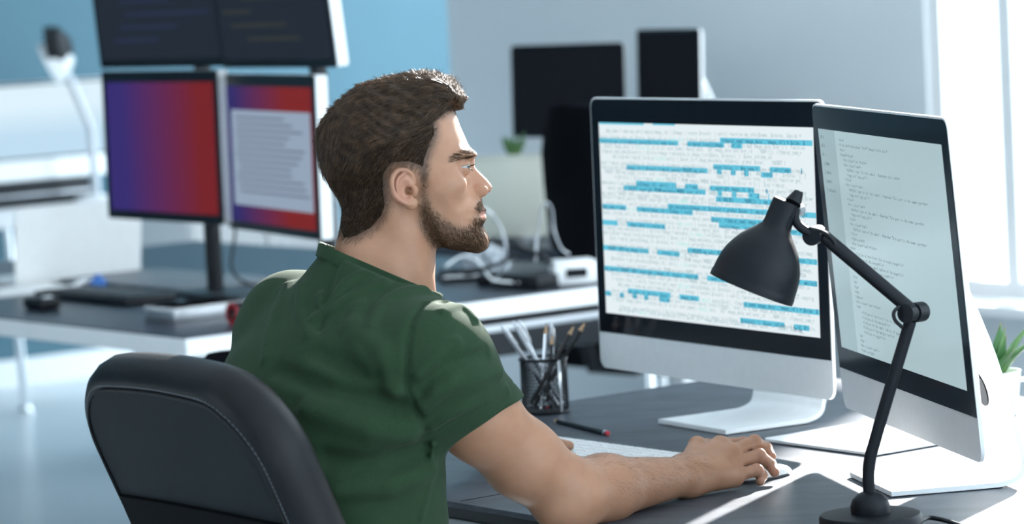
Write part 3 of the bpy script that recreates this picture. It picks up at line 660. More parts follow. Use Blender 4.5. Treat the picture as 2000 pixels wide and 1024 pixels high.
B().lathe([(.014, .016), (.0265, .0165), (.0265, .020), (.014, .020)], 28, Mr, cap=False).build('rim', 'red_plastic', o)
# clutter at the right end of the side desk
dv = atz(1121, 556, DESK); o = empty('network_box', dv, math.radians(12), 'white network box with small dark display beside the left edge of the code screen', 'electronic device')
B().box((-.055, -.03, 0), (.055, .04, .062), .010).build('housing', 'white_plastic', o)
B().box((-.026, -.0315, .02), (.028, -.0295, .042), .001).build('display', 'lcd_dark', o)
for k in range(3): B().box((.036, -.031, .02+k*.01), (.044, -.029, .025+k*.01), .0008).build('button', 'alu_dark', o)
slabst('router', 'low black box left of the white network box', 'electronic device', 1035, 560, .16, .10, .034, RB-math.radians(84), 'black_plastic', .006, None, lambda o, w, d, h: [B().box((-.05+k*.02, -d/2-.001, .012), (-.044+k*.02, -d/2+.001, .018), .0005).build('status_light', 'alu', o) for k in range(4)])
slabst('hard_drive', 'small black drive behind the man\'s chin on the side desk', 'electronic device', 905, 548, .12, .08, .03, RB-.5, 'black_plastic', .004, None, lambda o, w, d, h: B().box((-w/2, -d/2-.001, .012), (w/2, -d/2, .018), .0004).build('trim_line', 'alu', o))
slabst('charger', 'black power adapter among the cables on the side desk', 'charger', 955, 556, .10, .055, .03, RB+.9, 'black_plastic', .008, None, lambda o, w, d, h: B().tube([(w/2-.002, 0, h/2), (w/2+.02, 0, h/2), (w/2+.05, .01, .006)], .004, 8).build('lead', 'black_plastic', o))
# crumpled clear plastic
bm = bmesh.new(); bmesh.ops.create_icosphere(bm, subdivisions=3, radius=1.0)
for v in bm.verts:
    k_ = 1+random.uniform(-.28, .22); v.co = Vector((v.co.x*.058*k_, v.co.y*.045*k_, max(-.0, (v.co.z+.85)*.038*k_)))
me = bpy.data.meshes.new('clear_bag'); bm.to_mesh(me); bm.free()
o = finish(me, 'clear_bag', 'clear_wrap', None, False); o.location = tuple(atz(952, 538, DESK)); tag(o, 'crumpled clear plastic bag below the man\'s chin', 'bag')
YC = dv[1]
for lab, pts, r, m in (('white cable arching in front of the black chair, the taller loop', [(1046, 512), (1048, 470), (1056, 420), (1066, 396), (1078, 410), (1082, 450), (1096, 485), (1112, 497)], .0026, 'alu_dark'),
                       ('grey cable bowing out beside the man\'s mouth', [(940, 405), (962, 420), (980, 450), (988, 490), (980, 530), (962, 552)], .003, 'alu_dark'),
                       ('thin white cable lying in front of the black router', [(870, 520), (905, 500), (935, 512), (960, 545), (1000, 552)], .003, 'alu'),
                       ('black cable tangled behind the clear plastic bag', [(960, 470), (1000, 478), (1030, 492), (1060, 500), (1075, 515)], .006, 'black_plastic'),
                       ('black cable running left under the man\'s jaw', [(850, 545), (885, 530), (915, 535), (960, 520), (1010, 500)], .005, 'black_plastic')):
    P = [at(x, y, YC-.05+.02*math.sin(i*1.7)) for i, (x, y) in enumerate(pts)]
    P = [np.array([q[0], q[1], max(q[2], DESK+r)]) for q in P]
    tag(B().tube(spline(P, 8), r, 8).build('cable', m, None), lab, 'cable')
# white cabinet behind the pole stands
cb = atz(505, 640, 0); cb = at(520, 500, 10.7); cab0 = np.array([cb[0], cb[1], 0]); hc = float(at(520, 398, 10.7)[2])
o = empty('storage_cabinet', cab0, RB, 'low white cabinet standing behind the pole stand monitors', 'cabinet')
B().box((-.29, 0, .06), (.29, .4, hc-.02), .004).build('body', 'white_lam', o); B().box((-.30, -.01, hc-.02), (.30, .41, hc), .003).build('top', 'white_lam', o)
B().box((-.27, .03, 0), (.27, .38, .06)).build('plinth', 'alu_dark', o)
for x in (-.285, .005):
    dr = B().box((x, -.016, .07), (x+.28, 0, hc-.03), .003).build('door', 'white_lam', o); B().tube([(x+(.24 if x < 0 else .04), -.035, hc-.25), (x+(.24 if x < 0 else .04), -.035, hc-.12)], .006, 8).build('handle', 'chrome', dr)
# cream panel and little plant on the rear desk
pc = atz(993, 470, DESK); o = empty('desk_divider', pc, math.radians(-20), 'cream desk divider panel standing on the rear desk', 'divider')
hp = float(at(993, 306, pc[1])[2])-DESK; wp = 160/FPX*pc[1]
B().box((-wp/2, -.01, 0.01), (wp/2, .01, hp), .004).build('panel', 'cream', o)
for x in (-wp*.35, wp*.35): B().box((x-.02, -.04, 0), (x+.02, .04, .012), .003).build('foot', 'alu_dark', o)
B().box((-wp/2, -.012, hp-.004), (wp/2, .012, hp+.004), .002).build('top_rail', 'cream', o)
pq = at(1004, 300, pc[1]+.12); p = np.array([pq[0], pq[1], DESK]); o = empty('potted_plant', p, 0, 'small dark green plant in a pot behind the cream divider', 'plant')
hz = pq[2]-DESK
B().lathe([(.035, 0), (.045, hz*.85), (.04, hz*.9), (.002, hz*.88)], 20).build('pot', 'alu_dark', o)
for k in range(9):
    a = k*2.4; B().tube([(0, 0, hz*.88), (.02*math.cos(a), .02*math.sin(a), hz+.02), (.035*math.cos(a), .035*math.sin(a), hz+.04+.01*(k % 3))], [.006, .010, .001], 6).build('leaf', 'green_leaf', o)

# ------------------------------------------------------------------ office chairs
def chair_base(o, off, c, seat_z, mtl='black_plastic'):
    """gas column, five-star base and castors under point c (x,y)"""
    z0 = np.array([c[0], c[1], 0])
    B().tube([z0+UP*.09, z0+UP*.25, z0+UP*.26, z0+UP*(seat_z-.05)], [.03, .03, .018, .018], 16).build('gas_column', 'chrome', o, off=off)
    for k in range(5):
        a = 2*math.pi*k/5+.3; d = np.array([math.cos(a), math.sin(a), 0])
        sp_ = B().tube([z0+UP*.10, z0+d*.15+UP*.095, z0+d*.30+UP*.075], [.026, .022, .016], 10).build('base_spoke', mtl, o, off=off)
        ct = z0+d*.30; sd_ = np.array([-d[1], d[0], 0])
        B().tube([ct+UP*.03-sd_*.022, ct+UP*.03+sd_*.022], .03, 18).build('castor', mtl, sp_, off=off)
def office_chair(label, P, yaw, top_z, w, m='black_fabric', h=.62):
    """chair whose back top centre is at P (x,y); faces local +x"""
    o = empty('office_chair', (P[0], P[1], 0), yaw, label, 'chair')
    V = []; F = []; nx, nz = 13, 12
    for side in (0, 1):
        for j in range(nz):
            t = j/(nz-1)
            for i in range(nx):
                u = i/(nx-1)*2-1; ww = w/2*(1-.25*max(0, t-.45)**1.5*2)*(1-max(0, t-.8)**2*6*abs(u))
                V.append((.10*(1-t)+.05*u*u+(.035 if side else 0)*(1-.6*abs(u)**3)+.02, u*ww, top_z-h+h*t*(1-.03*u*u)))
    n1 = nx*nz
    for j in range(nz-1):
        for i in range(nx-1):
            a = j*nx+i; F.append((a, a+1, a+nx+1, a+nx)); F.append((n1+a, n1+a+nx, n1+a+nx+1, n1+a+1))
    rim = [j*nx for j in range(nz)]+[(nz-1)*nx+i for i in range(1, nx)]+[j*nx+nx-1 for j in range(nz-2, -1, -1)]+[i for i in range(nx-2, 0, -1)]
    for a, b in zip(rim, rim[1:]+rim[:1]): F.append((a, b, n1+b, n1+a))
    B().add(V, F).build('backrest', m, o)
    B().box((.08, -w/2, .42), (.54, w/2, .50), .035, seg=4).build('seat', m, o)
    B().tube([(.02, 0, top_z-h+.1), (.06, 0, .44), (.2, 0, .42)], .025, 10).build('back_bracket', 'black_plastic', o)
    for s_ in (-1, 1):
        ar = B().tube([(.22, s_*(w/2+.02), .45), (.22, s_*(w/2+.045), .55), (.22, s_*(w/2+.045), .60)], .016, 10).build('arm_post', 'black_plastic', o)
        B().box((.08, s_*(w/2+.045)-.035, .60), (.36, s_*(w/2+.045)+.035, .63), .012).build('arm_pad', 'black_plastic', ar)
    chair_base(o, None, (.3, 0), .46)
    return o
q = at(1100, 207, 8.72); office_chair('black high-backed office chair behind the code screen', q, RB, q[2], .50, h=.66)
q = at(446, 692, 5.9); office_chair('black office chair mostly hidden behind the man\'s left side', q+np.array([.02, 0, 0]), math.radians(60), q[2], .40, h=.36)
import time; _t0 = time.time()
# ------------------------------------------------------------------ distance-field modelling (for the person)
def smin(a, b, k):
    h = np.clip(0.5+0.5*(b-a)/k, 0, 1); return b*(1-h)+a*h-k*h*(1-h)
def smax(a, b, k): return -smin(-a, -b, k)
def cone(P, a, b, r1, r2, fl=None):
    """tapered capsule; fl=(axis, factor) flattens it along an axis"""
    a = np.asarray(a, float); b = np.asarray(b, float); ba = b-a; pa = P-a
    h = np.clip(pa@ba/(ba@ba), 0, 1); q = pa-h[:, None]*ba
    if fl is not None:
        ax = np.asarray(fl[0], float); c = q@ax; q = q+np.outer(c*(fl[1]-1), ax)
    return np.linalg.norm(q, axis=1)-(r1+(r2-r1)*h)
def ell(P, c, r, A=None):
    q = P-np.asarray(c, float)
    if A is not None: q = q@np.asarray(A).T
    r = np.asarray(r, float); k0 = np.linalg.norm(q/r, axis=1); k1 = np.linalg.norm(q/(r*r), axis=1)+1e-9
    return k0*(k0-1)/k1
def chain(P, pts, rs, k=0.0):
    d = None
    for i in range(len(pts)-1):
        e = cone(P, pts[i], pts[i+1], rs[i], rs[i+1]); d = e if d is None else (smin(d, e, k) if k else np.minimum(d, e))
    return d
def sdf_mesh(fn, lo, hi, vox, project=1, slack=1.35):
    lo = np.asarray(lo, float); hi = np.asarray(hi, float); BS = 8
    nb = np.ceil((hi-lo)/(vox*BS)).astype(int); n = nb*BS
    c = np.stack(np.meshgrid(*[lo[i]+(np.arange(nb[i])+0.5-0.5/BS)*vox*BS for i in range(3)], indexing='ij'), -1).reshape(-1, 3)
    d = fn(c); act = np.nonzero(np.abs(d) < vox*BS*0.87*slack)[0]
    V = np.where(d < 0, -1.0, 1.0).astype(np.float32).reshape(nb)
    V = np.repeat(np.repeat(np.repeat(V, BS, 0), BS, 1), BS, 2)
    off = np.stack(np.meshgrid(*[np.arange(BS)]*3, indexing='ij'), -1).reshape(-1, 3)
    bi = np.stack(np.unravel_index(act, nb), -1)
    for i in range(0, len(bi), 400):
        g = (bi[i:i+400, None, :]*BS+off[None]).reshape(-1, 3); V[g[:, 0], g[:, 1], g[:, 2]] = fn(lo+g*vox)
    ins = V < 0; m = [s-1 for s in n]
    def sh(A, a, b, c): return A[a:a+m[0], b:b+m[1], c:c+m[2]]
    anyv = np.zeros(m, bool); allv = np.ones(m, bool)
    for a in (0, 1):
        for b in (0, 1):
            for c_ in (0, 1): s = sh(ins, a, b, c_); anyv |= s; allv &= s
    cell = np.argwhere(anyv & ~allv); idx = np.full(m, -1, np.int32); idx[cell[:, 0], cell[:, 1], cell[:, 2]] = np.arange(len(cell))
    pos = np.zeros((len(cell), 3)); cnt = np.zeros(len(cell))
    for ax in range(3):
        o1, o2 = [k for k in range(3) if k != ax]
        for a in (0, 1):
            for b in (0, 1):
                p0 = cell.copy(); p0[:, o1] += a; p0[:, o2] += b; p1 = p0.copy(); p1[:, ax] += 1
                v0 = V[p0[:, 0], p0[:, 1], p0[:, 2]].astype(float); v1 = V[p1[:, 0], p1[:, 1], p1[:, 2]].astype(float)
                ch = (v0 < 0) != (v1 < 0); t = np.where(ch, v0/(v0-v1+1e-12), 0); q = p0.astype(float); q[:, ax] += t
                pos[ch] += q[ch]; cnt[ch] += 1
    pos = lo+pos/np.maximum(cnt, 1)[:, None]*vox
    Fs = []
    for ax in range(3):
        o1, o2 = [(1, 2), (2, 0), (0, 1)][ax]
        sl0 = [slice(0, m[k]) for k in range(3)]; sl1 = list(sl0); sl1[ax] = slice(1, m[ax]+1)
        A_ = ins[tuple(sl0)]; B_ = ins[tuple(sl1)]; e = np.argwhere(A_ != B_); e = e[(e[:, o1] > 0) & (e[:, o2] > 0)]
        flip = A_[e[:, 0], e[:, 1], e[:, 2]]
        def at_(d1, d2):
            q = e.copy(); q[:, o1] -= d1; q[:, o2] -= d2; return idx[q[:, 0], q[:, 1], q[:, 2]]
        Q = np.stack([at_(1, 1), at_(0, 1), at_(0, 0), at_(1, 0)], 1); Q[~flip] = Q[~flip][:, ::-1]
        Fs.append(Q)
    Q = np.concatenate(Fs); Q = Q[(Q >= 0).all(1)]
    for _ in range(project):
        e = vox*0.6; f0 = fn(pos); g = np.stack([fn(pos+np.eye(3)[k]*e)-fn(pos-np.eye(3)[k]*e) for k in range(3)], 1)/(2*e)
        stp = f0[:, None]*g/(np.sum(g*g, 1)[:, None]+1e-9); ln = np.linalg.norm(stp, axis=1)[:, None]; pos = pos-stp*np.minimum(1, vox*0.7/(ln+1e-12))
    return pos, Q
def fast_mesh(name, v, q, mats, parent, smooth=True, off=None, attr=None, label=None):
    v = np.asarray(v, np.float32); q = np.asarray(q, np.int32)
    if off is not None: v = v-np.asarray(off, np.float32)
    k = q.shape[1]; me = bpy.data.meshes.new(name); me.vertices.add(len(v)); me.vertices.foreach_set('co', v.ravel())
    me.loops.add(q.size); me.loops.foreach_set('vertex_index', q.ravel()); me.polygons.add(len(q))
    me.polygons.foreach_set('loop_start', np.arange(0, q.size, k, dtype=np.int32)); me.polygons.foreach_set('loop_total', np.full(len(q), k, np.int32))
    me.update(calc_edges=True)
    if smooth: me.polygons.foreach_set('use_smooth', np.ones(len(q), bool))
    if attr is not None:
        a = me.color_attributes.new('mask', 'FLOAT_COLOR', 'POINT'); a.data.foreach_set('color', np.asarray(attr, np.float32).ravel())
    me.materials.append(MATS[mats]); me.validate()
    o = bpy.data.objects.new(name, me); col.objects.link(o); o.parent = parent
    if label: o['label'] = label
    return o
class Poly:
    """signed distance to a 2-D outline (positive inside), tabulated"""
    def __init__(s, pts, lo=(-.22, -.24), hi=(.22, .26), h=.001):
        s.lo = np.array(lo); s.h = h; nx, nz = int((hi[0]-lo[0])/h)+1, int((hi[1]-lo[1])/h)+1
        X, Z = np.meshgrid(lo[0]+np.arange(nx)*h, lo[1]+np.arange(nz)*h, indexing='ij'); p = np.stack([X.ravel(), Z.ravel()], 1)
        P = np.asarray(pts, float); d = np.full(len(p), 1e9); ins = np.zeros(len(p), bool)
        for a, b in zip(P, np.roll(P, -1, 0)):
            e = b-a; t = np.clip((p-a)@e/(e@e+1e-15), 0, 1); d = np.minimum(d, np.linalg.norm(p-a-t[:, None]*e, axis=1))
            c = (a[1] > p[:, 1]) != (b[1] > p[:, 1]); x = a[0]+(p[:, 1]-a[1])/(b[1]-a[1]+1e-15)*(b[0]-a[0]); ins ^= c & (p[:, 0] < x)
        s.g = np.where(ins, d, -d).reshape(nx, nz); s.n = (nx, nz)
    def __call__(s, x, z):
        u = np.clip((x-s.lo[0])/s.h, 0, s.n[0]-1.001); w = np.clip((z-s.lo[1])/s.h, 0, s.n[1]-1.001); i = u.astype(int); j = w.astype(int); u = u-i; w = w-j; g = s.g
        return (g[i, j]*(1-u)+g[i+1, j]*u)*(1-w)+(g[i, j+1]*(1-u)+g[i+1, j+1]*u)*w
class Field:
    """smooth field through anchors (x, z, value)"""
    def __init__(s, A, sig): 
        xs = np.arange(-.22, .2201, .004); zs = np.arange(-.24, .2601, .004); s.lo = (-.22, -.24); s.h = .004
        X, Z = np.meshgrid(xs, zs, indexing='ij'); w = 1e-12; v = 0
        for x, z, q in A:
            k = np.exp(-((X-x)**2+(Z-z)**2)/(2*sig*sig))+1e-5/(1e-3+(X-x)**2+(Z-z)**2); w = w+k; v = v+k*q
        s.g = v/w; s.n = s.g.shape
    __call__ = Poly.__call__

# ------------------------------------------------------------------ head frame and outlines
HY = 4.52
HC = at(799, 373, HY); hy = ray(799, 373); hy = hy/np.linalg.norm(hy)
hx = cam_rt-hy*(cam_rt@hy); hx /= np.linalg.norm(hx); hz = np.cross(hx, hy); HA = np.stack([hx, hy, hz])
SC = 2.048*FPX/np.linalg.norm(HC-CAM)
def zz(pts): return [((x-490)/SC, (560-y)/SC) for x, y in pts]
def toH(P): return (P-HC)@HA.T
def toW(Q): return np.asarray(Q)@HA+HC
face_pts = [(480,133),(560,138),(620,160),(655,200),(681,262),(694,300),(714,345),(731,385),(741,405),(745,418),(741,432),(736,448),(733,470),(731,500),(733,540),(748,570),(768,585),(779,602),(784,618),(788,630),(793,637),(791,645),(786,651),(791,658),(794,668),(789,682),(782,697),(785,712),(792,732),(795,752),(793,770),(783,787),(765,798),(730,800),(690,796),(650,790),(610,772),(575,742),(552,708),(535,672),(505,668),(450,690),(380,705),(300,712),(255,700),(240,650),(205,575),(172,505),(158,450),(152,400),(154,350),(172,300),(212,250),(260,212),(320,175),(400,145)]
SIL = Poly(zz(face_pts))
def anch(L): return [((x-490)/SC, (560-y)/SC, v) for x, y, v in L]
RF = Field(anch([(480,130,.090),(250,200,.085),(150,400,.085),(200,570,.07),(640,180,.075),(700,300,.070),(745,400,.058),(735,500,.060),(780,600,.048),(795,670,.045),(795,750,.042),(760,800,.030),(680,800,.022),(600,765,.020),(545,700,.020),(450,690,.03),(300,710,.045),(490,450,.085)]), .02)
WF = Field(anch([(400,380,.0775),(250,400,.072),(480,250,.073),(620,300,.066),(650,430,.0660),(600,540,.0690),(640,600,.064),(560,600,.066),(545,690,.0585),(600,740,.052),(680,720,.048),(740,730,.041),(760,640,.046),(740,560,.052),(480,560,.0705),(400,640,.062),(300,650,.058)]), .022)
PW = 2.25
nose_pts = [(712,440),(741,441),(749,463),(776,490),(801,514),(817,533),(822,545),(817,561),(803,571),(787,578),(770,586),(720,590),(700,560),(705,500)]
NSIL = Poly(zz(nose_pts))
NW = Field(anch([(735,445,.0085),(760,480,.0085),(790,510,.0105),(815,545,.0110),(790,570,.0145),(760,575,.0175),(730,520,.013)]), .008)
ear_rim = [(508,525),(503,500),(483,481),(455,477),(435,489),(423,515),(423,546),(434,576),(456,598),(482,611),(501,611),(510,600)]
ear_y = [-.0715,-.0745,-.0790,-.0835,-.0880,-.0905,-.0905,-.0880,-.0845,-.0805,-.0770,-.0745]
ear_anti = [(470,492),(447,512),(441,542),(450,572),(472,590),(497,592)]; anti_y = [-.0800,-.0835,-.0845,-.0835,-.0810,-.0780]
def E3(L, ys): return [np.array([(x-490)/SC, y, (560-z)/SC]) for (x, z), y in zip(L, ys)]
RIM = spline(E3(ear_rim, ear_y), 2); ANT = spline(E3(ear_anti, anti_y), 2)
EYE = [np.array([(697-490)/SC, s*.0315, (560-467)/SC]) for s in (-1, 1)]; ER = .0122
def base_head(Q):
    x, y, z = Q[:, 0], Q[:, 1], Q[:, 2]; d = SIL(x, z); R = RF(x, z); Wd = WF(x, z)
    k = np.maximum(0, 1-d/R); g = ((np.abs(y)/Wd)**PW+k**PW)**(1/PW)-1
    # scale by the local gradient so the value is close to a distance
    n = (((np.abs(y)/Wd)**PW+k**PW)+1e-9)**(1/PW-1)
    gy = n*(np.abs(y)/Wd)**(PW-1)/Wd; gs = n*k**(PW-1)/R
    return g/np.sqrt(gy**2+gs**2+1.0/.09**2*0.15)
def head_sdf(Q, detail=True):
    d = base_head(Q); x, y, z = Q[:, 0], Q[:, 1], Q[:, 2]; ay = -np.abs(y); S = np.stack([x, ay, z], 1)
    near = d < .05
    if not detail or not near.any(): return d
    q = S[near]; e = d[near]; xs, ys, zs = q.T
    hp = lambda px, py, yy: np.array([(px-490)/SC, yy, (560-py)/SC])
    # brow, cheekbone, socket
    e = smin(e, ell(q, hp(705, 418, -.030), (.020, .022, .0065)), .014)
    e = smin(e, ell(q, hp(640, 535, -.052), (.026, .016, .017)), .022)
    e = smax(e, -ell(q, hp(742, 464, -.036), (.0165, .019, .0125)), .011)
    # eyelids around the ball, open in front
    c = EYE[0]; r = q-c; lid = np.linalg.norm(r, axis=1)-(ER+.0016)
    op = np.abs(r[:, 2]-.0002-.10*r[:, 0])-(.0028*np.clip(1.15-(np.abs(r[:, 1]+.001)/.0135)**2, 0, 1)); op = np.maximum(op, -(r[:, 0]+.16*r[:, 1]*0)-.0)
    e = smin(e, lid, .004); e = smax(e, -np.maximum(op, np.linalg.norm(r, axis=1)-(ER+.004)), .0012)
    # nose
    dn = NSIL(xs, zs); wn = NW(xs, zs); k = np.maximum(0, 1-dn/.014); g = ((np.abs(ys)/wn)**2+k**2)**.5
    nz_ = (g-1)*np.minimum(wn, .011); e = smin(e, nz_, .010)
    e = smin(e, ell(q, hp(775, 560, -.0125), (.0105, .0062, .0085)), .0035)
    e = smax(e, -ell(q, hp(793, 577, -.0068), (.0065, .0034, .0048)), .0022)
    # lips and the line between them
    up_ = chain(q, [hp(783, 641, 0), hp(778, 641, -.010), hp(758, 650, -.023)], [.0042, .0044, .0022]); lo_ = chain(q, [hp(781, 664, 0), hp(776, 664, -.010), hp(757, 655, -.022)], [.0056, .0054, .0024])
    e = smin(e, up_, .004); e = smin(e, lo_, .005)
    e = smax(e, -chain(q, [hp(792, 651, 0), hp(785, 651, -.010), hp(755, 654, -.026)], [.0016, .0015, .0012]), .0018)
    e = smin(e, ell(q, hp(770, 765, -.010), (.012, .016, .012)), .012)
    # ear
    er = chain(q, RIM, [.0034]*len(RIM)); er = smin(er, chain(q, ANT, [.0027]*len(ANT)), .002)
    A = np.array([[.94, .34, 0], [-.34, .94, 0], [0, 0, 1.0]])
    er = smin(er, ell(q, hp(462, 545, -.0772), (.0165, .0024, .0235), A), .0025)
    er = smin(er, ell(q, hp(498, 612, -.0768), (.0095, .0040, .0080)), .004)
    er = smin(er, ell(q, hp(470, 545, -.0715), (.011, .010, .019)), .006)
    er = smin(er, ell(q, hp(512, 560, -.0755), (.0052, .0042, .0072)), .004)
    er = smax(er, -ell(q, hp(480, 555, -.0850), (.0095, .0090, .0140)), .003)
    e = smin(e, er, .0045); e = smax(e, -ell(q, hp(487, 560, -.076), (.0048, .010, .0056)), .003)
    d = d.copy(); d[near] = e; return d
hq = lambda px, py, yy=0.0: np.array([(px-490)/SC, yy, (560-py)/SC])
def neck_sdf(Q):
    ay = np.stack([Q[:, 0], -np.abs(Q[:, 1]), Q[:, 2]], 1)
    d = cone(Q, hq(450, 660), hq(395, 900), .058, .060, ((0, 1.0, 0), 1.03)); d = smin(d, cone(Q, hq(395, 900), hq(330, 1090), .060, .078), .03)
    d = smin(d, cone(ay, hq(425, 640, -.050), hq(560, 985, -.020), .013, .012), .022)
    d = smin(d, cone(ay, hq(290, 690, -.022), hq(250, 960, -.034), .022, .030), .03)
    return d

# ------------------------------------------------------------------ body landmarks
def on_ray(parent, px, py, L, far=True):
    d = ray(px, py); d = d/np.linalg.norm(d); o = CAM-parent; b = o@d; disc = b*b-(o@o-L*L)
    return CAM+d*(-b+math.sqrt(max(disc, 0))*(1 if far else -1))
BR, BF = -DA, DB
ELB = atz(1110, 966, DESK+.046); WRI = atz(1343, 929, DESK+.031)
SHR = at(843, 712, 4.345); SHL = at(578, 642, 4.60)
MID = (SHR+SHL)/2
fing = {}
for nm, mcp, L0, pts in (('pinky', (1434, 929), .080, [((1478, 919), .036, 1), ((1488, 930), .021, 1), ((1485, 941), .014, 0)]),
  ('ring', (1431, 905), .088, [((1482, 890), .046, 1), ((1505, 908), .029, 1), ((1513, 923), .019, 0)]),
  ('middle', (1428, 884), .095, [((1473, 864), .050, 1), ((1496, 876), .031, 1), ((1506, 892), .020, 0)]),
  ('index', (1406, 869), .097, [((1452, 868), .047, 1), ((1480, 880), .028, 1), ((1496, 893), .020, 1)])):
    P = on_ray(WRI, *mcp, L0); L = [P]
    for p_, l_, f_ in pts: P = on_ray(P, *p_, l_, bool(f_)); L.append(P)
    for q in L: q[2] = max(q[2], DESK+.0085)
    fing[nm] = L
print('fingers', {k: [tuple(np.round(p, 3)) for p in v] for k, v in fing.items()})
FR = {'pinky': (.0098, .0086, .0078, .0066), 'ring': (.0108, .0096, .0086, .0073), 'middle': (.0112, .0100, .0090, .0076), 'index': (.0110, .0098, .0088, .0074)}
fdir = WRI-ELB; fdir /= np.linalg.norm(fdir)
def rarm_sdf(P):
    d = chain(P, [SHR, at(936, 820, 4.395), at(1022, 898, 4.435), ELB], [.060, .0520, .0490, .0440], .03)
    d = smin(d, cone(P, ELB, ELB+(WRI-ELB)*.30, .045, .0455), .03)
    d = smin(d, cone(P, ELB+(WRI-ELB)*.28, WRI, .0450, .0262), .02)
    d = smin(d, cone(P, ELB+fdir*.01-UP*.012, ELB-fdir*.028-UP*.020, .028, .022), .025)
    # hand: metacarpals as fanned tapered bars, thumb, fingers
    mc = [fing[k][0] for k in ('index', 'middle', 'ring', 'pinky')]
    wr_ax = mc[0]-mc[3]; wr_ax = wr_ax/np.linalg.norm(wr_ax); h = None
    for i, m_ in enumerate(mc):
        e = cone(P, WRI+wr_ax*(.016-.0105*i), m_, .0165, (.0128, .0128, .0122, .0120)[i]); h = e if h is None else smin(h, e, .016)
    palm = (mc[0]+mc[1]+mc[2]+mc[3])/4*.55+WRI*.45-UP*.008
    h = smin(h, ell(P, palm, (.030, .030, .016)), .02)
    h = smin(h, cone(P, WRI+fdir*.012-UP*.002, mc[3]-UP*.004, .0175, .0115), .014)
    d = smin(d, h, .022)
    f = None
    for k in ('index', 'middle', 'ring', 'pinky'):
        L = fing[k]; r = FR[k]; root = L[0]*.72+WRI*.28
        e = chain(P, [root, L[0], L[1], L[2], L[3]], [r[0]*.9, r[0], r[1], r[2], r[3]], .004)
        e = smin(e, np.linalg.norm(P-L[1], axis=1)-(r[1]+.0006), .004); f = e if f is None else np.minimum(f, e)
    th = chain(P, THUMB, [.015, .0125, .0105, .0085], .006); f = np.minimum(f, th)
    return smin(d, f, .0055)
_i = fing['index']; fd_ = _i[0]-WRI; fd_ /= np.linalg.norm(fd_); lat = fing['index'][0]-fing['pinky'][0]; lat /= np.linalg.norm(lat)
THUMB = [WRI+fd_*.022+lat*.020-UP*.004, WRI+fd_*.058+lat*.042-UP*.016, WRI+fd_*.088+lat*.040-UP*.030, WRI+fd_*.108+lat*.030-UP*.034]
for q in THUMB: q[2] = max(q[2], DESK+.011)
# left arm reaches round to the keyboard
LH = atz(1064, 870, DESK+.020)
ELL_ = SHL*.42+LH*.58+np.array([-.03, .06, 0]); ELL_[2] = DESK+.10
LW = LH-(LH-ELL_)/np.linalg.norm(LH-ELL_)*.13; LW[2] = DESK+.045
ELL_ = LW+(ELL_-LW)/np.linalg.norm(ELL_-LW)*.265
def larm_sdf(P):
    d = cone(P, SHL, ELL_, .056, .043); d = smin(d, cone(P, ELL_, LW, .043, .027), .03)
    fd = LH-LW; fd = fd/np.linalg.norm(fd); lt = np.cross(UP, fd); lt /= np.linalg.norm(lt); h = None
    for i in range(4):
        m_ = LW+fd*.088+lt*(.030-.02*i); e = cone(P, LW+lt*(.015-.01*i), m_, .016, .012)
        h = e if h is None else smin(h, e, .016)
    d = smin(d, h, .02); f = None
    for i in range(4):
        m_ = LW+fd*.088+lt*(.030-.02*i); l = (.062, .074, .078, .070)[i]
        p1 = m_+fd*l*.5+UP*.004; p2 = m_+fd*l*.9-UP*.014; p2[2] = max(p2[2], DESK+.018)
        e = chain(P, [m_, p1, p2], [.0105, .0092, .0075], .004); f = e if f is None else np.minimum(f, e)
    th = chain(P, [LW+fd*.03-lt*.02, LW+fd*.065-lt*.048-UP*.01, LW+fd*.10-lt*.045-UP*.016], [.014, .011, .0085], .005)
    return smin(d, np.minimum(f, th), .006)
# torso: lofted ellipses up a leaning spine
TZ = np.array([.44, .52, .60, .72, .84, .94, 1.00, 1.04, 1.08, 1.13])
TFc = np.array([-.120, -.105, -.088, -.070, -.068, -.068, -.048, -.028, -.004, .02])
TA = np.array([.175, .180, .175, .172, .180, .190, .178, .145, .090, .062])
TB = np.array([.140, .145, .142, .138, .132, .117, .105, .090, .072, .058])
def sm_interp(z, xs, ys):
    i = np.clip(np.searchsorted(xs, z)-1, 0, len(xs)-2); m = np.gradient(ys, xs); h = xs[i+1]-xs[i]; t = np.clip((z-xs[i])/h, 0, 1)
    return (2*t**3-3*t**2+1)*ys[i]+(t**3-2*t**2+t)*h*m[i]+(-2*t**3+3*t**2)*ys[i+1]+(t**3-t**2)*h*m[i+1]
def torso_sdf(P, off=0.0):
    q = P-MID; r = q@BR; f = q@BF; z = np.clip(P[:, 2], TZ[0], TZ[-1]); fc = sm_interp(z, TZ, TFc); a = sm_interp(z, TZ, TA)+off; b = sm_interp(z, TZ, TB)+off
    e = (np.abs(r/a)**2.3+np.abs((f-fc)/b)**2.3)**(1/2.3); d = (e-1)*np.minimum(a, b)*.92
    return np.maximum(d, np.maximum(TZ[0]-P[:, 2], P[:, 2]-TZ[-1]))
NB = toW(hq(330, 1090)[None])[0]
def shoulders(P, r0=.060, r1=.066):
    d = cone(P, NB, SHR, r0, r1); return smin(d, cone(P, NB, SHL, r0, r1), .05)
# ------------------------------------------------------------------ the person
person = empty('person', (MID[0]-BF[0]*.2, MID[1]-BF[1]*.2, 0), 0, 'man in a dark green t-shirt seated at the desk, right hand on the mouse', 'person')
PO = np.array(person.location)
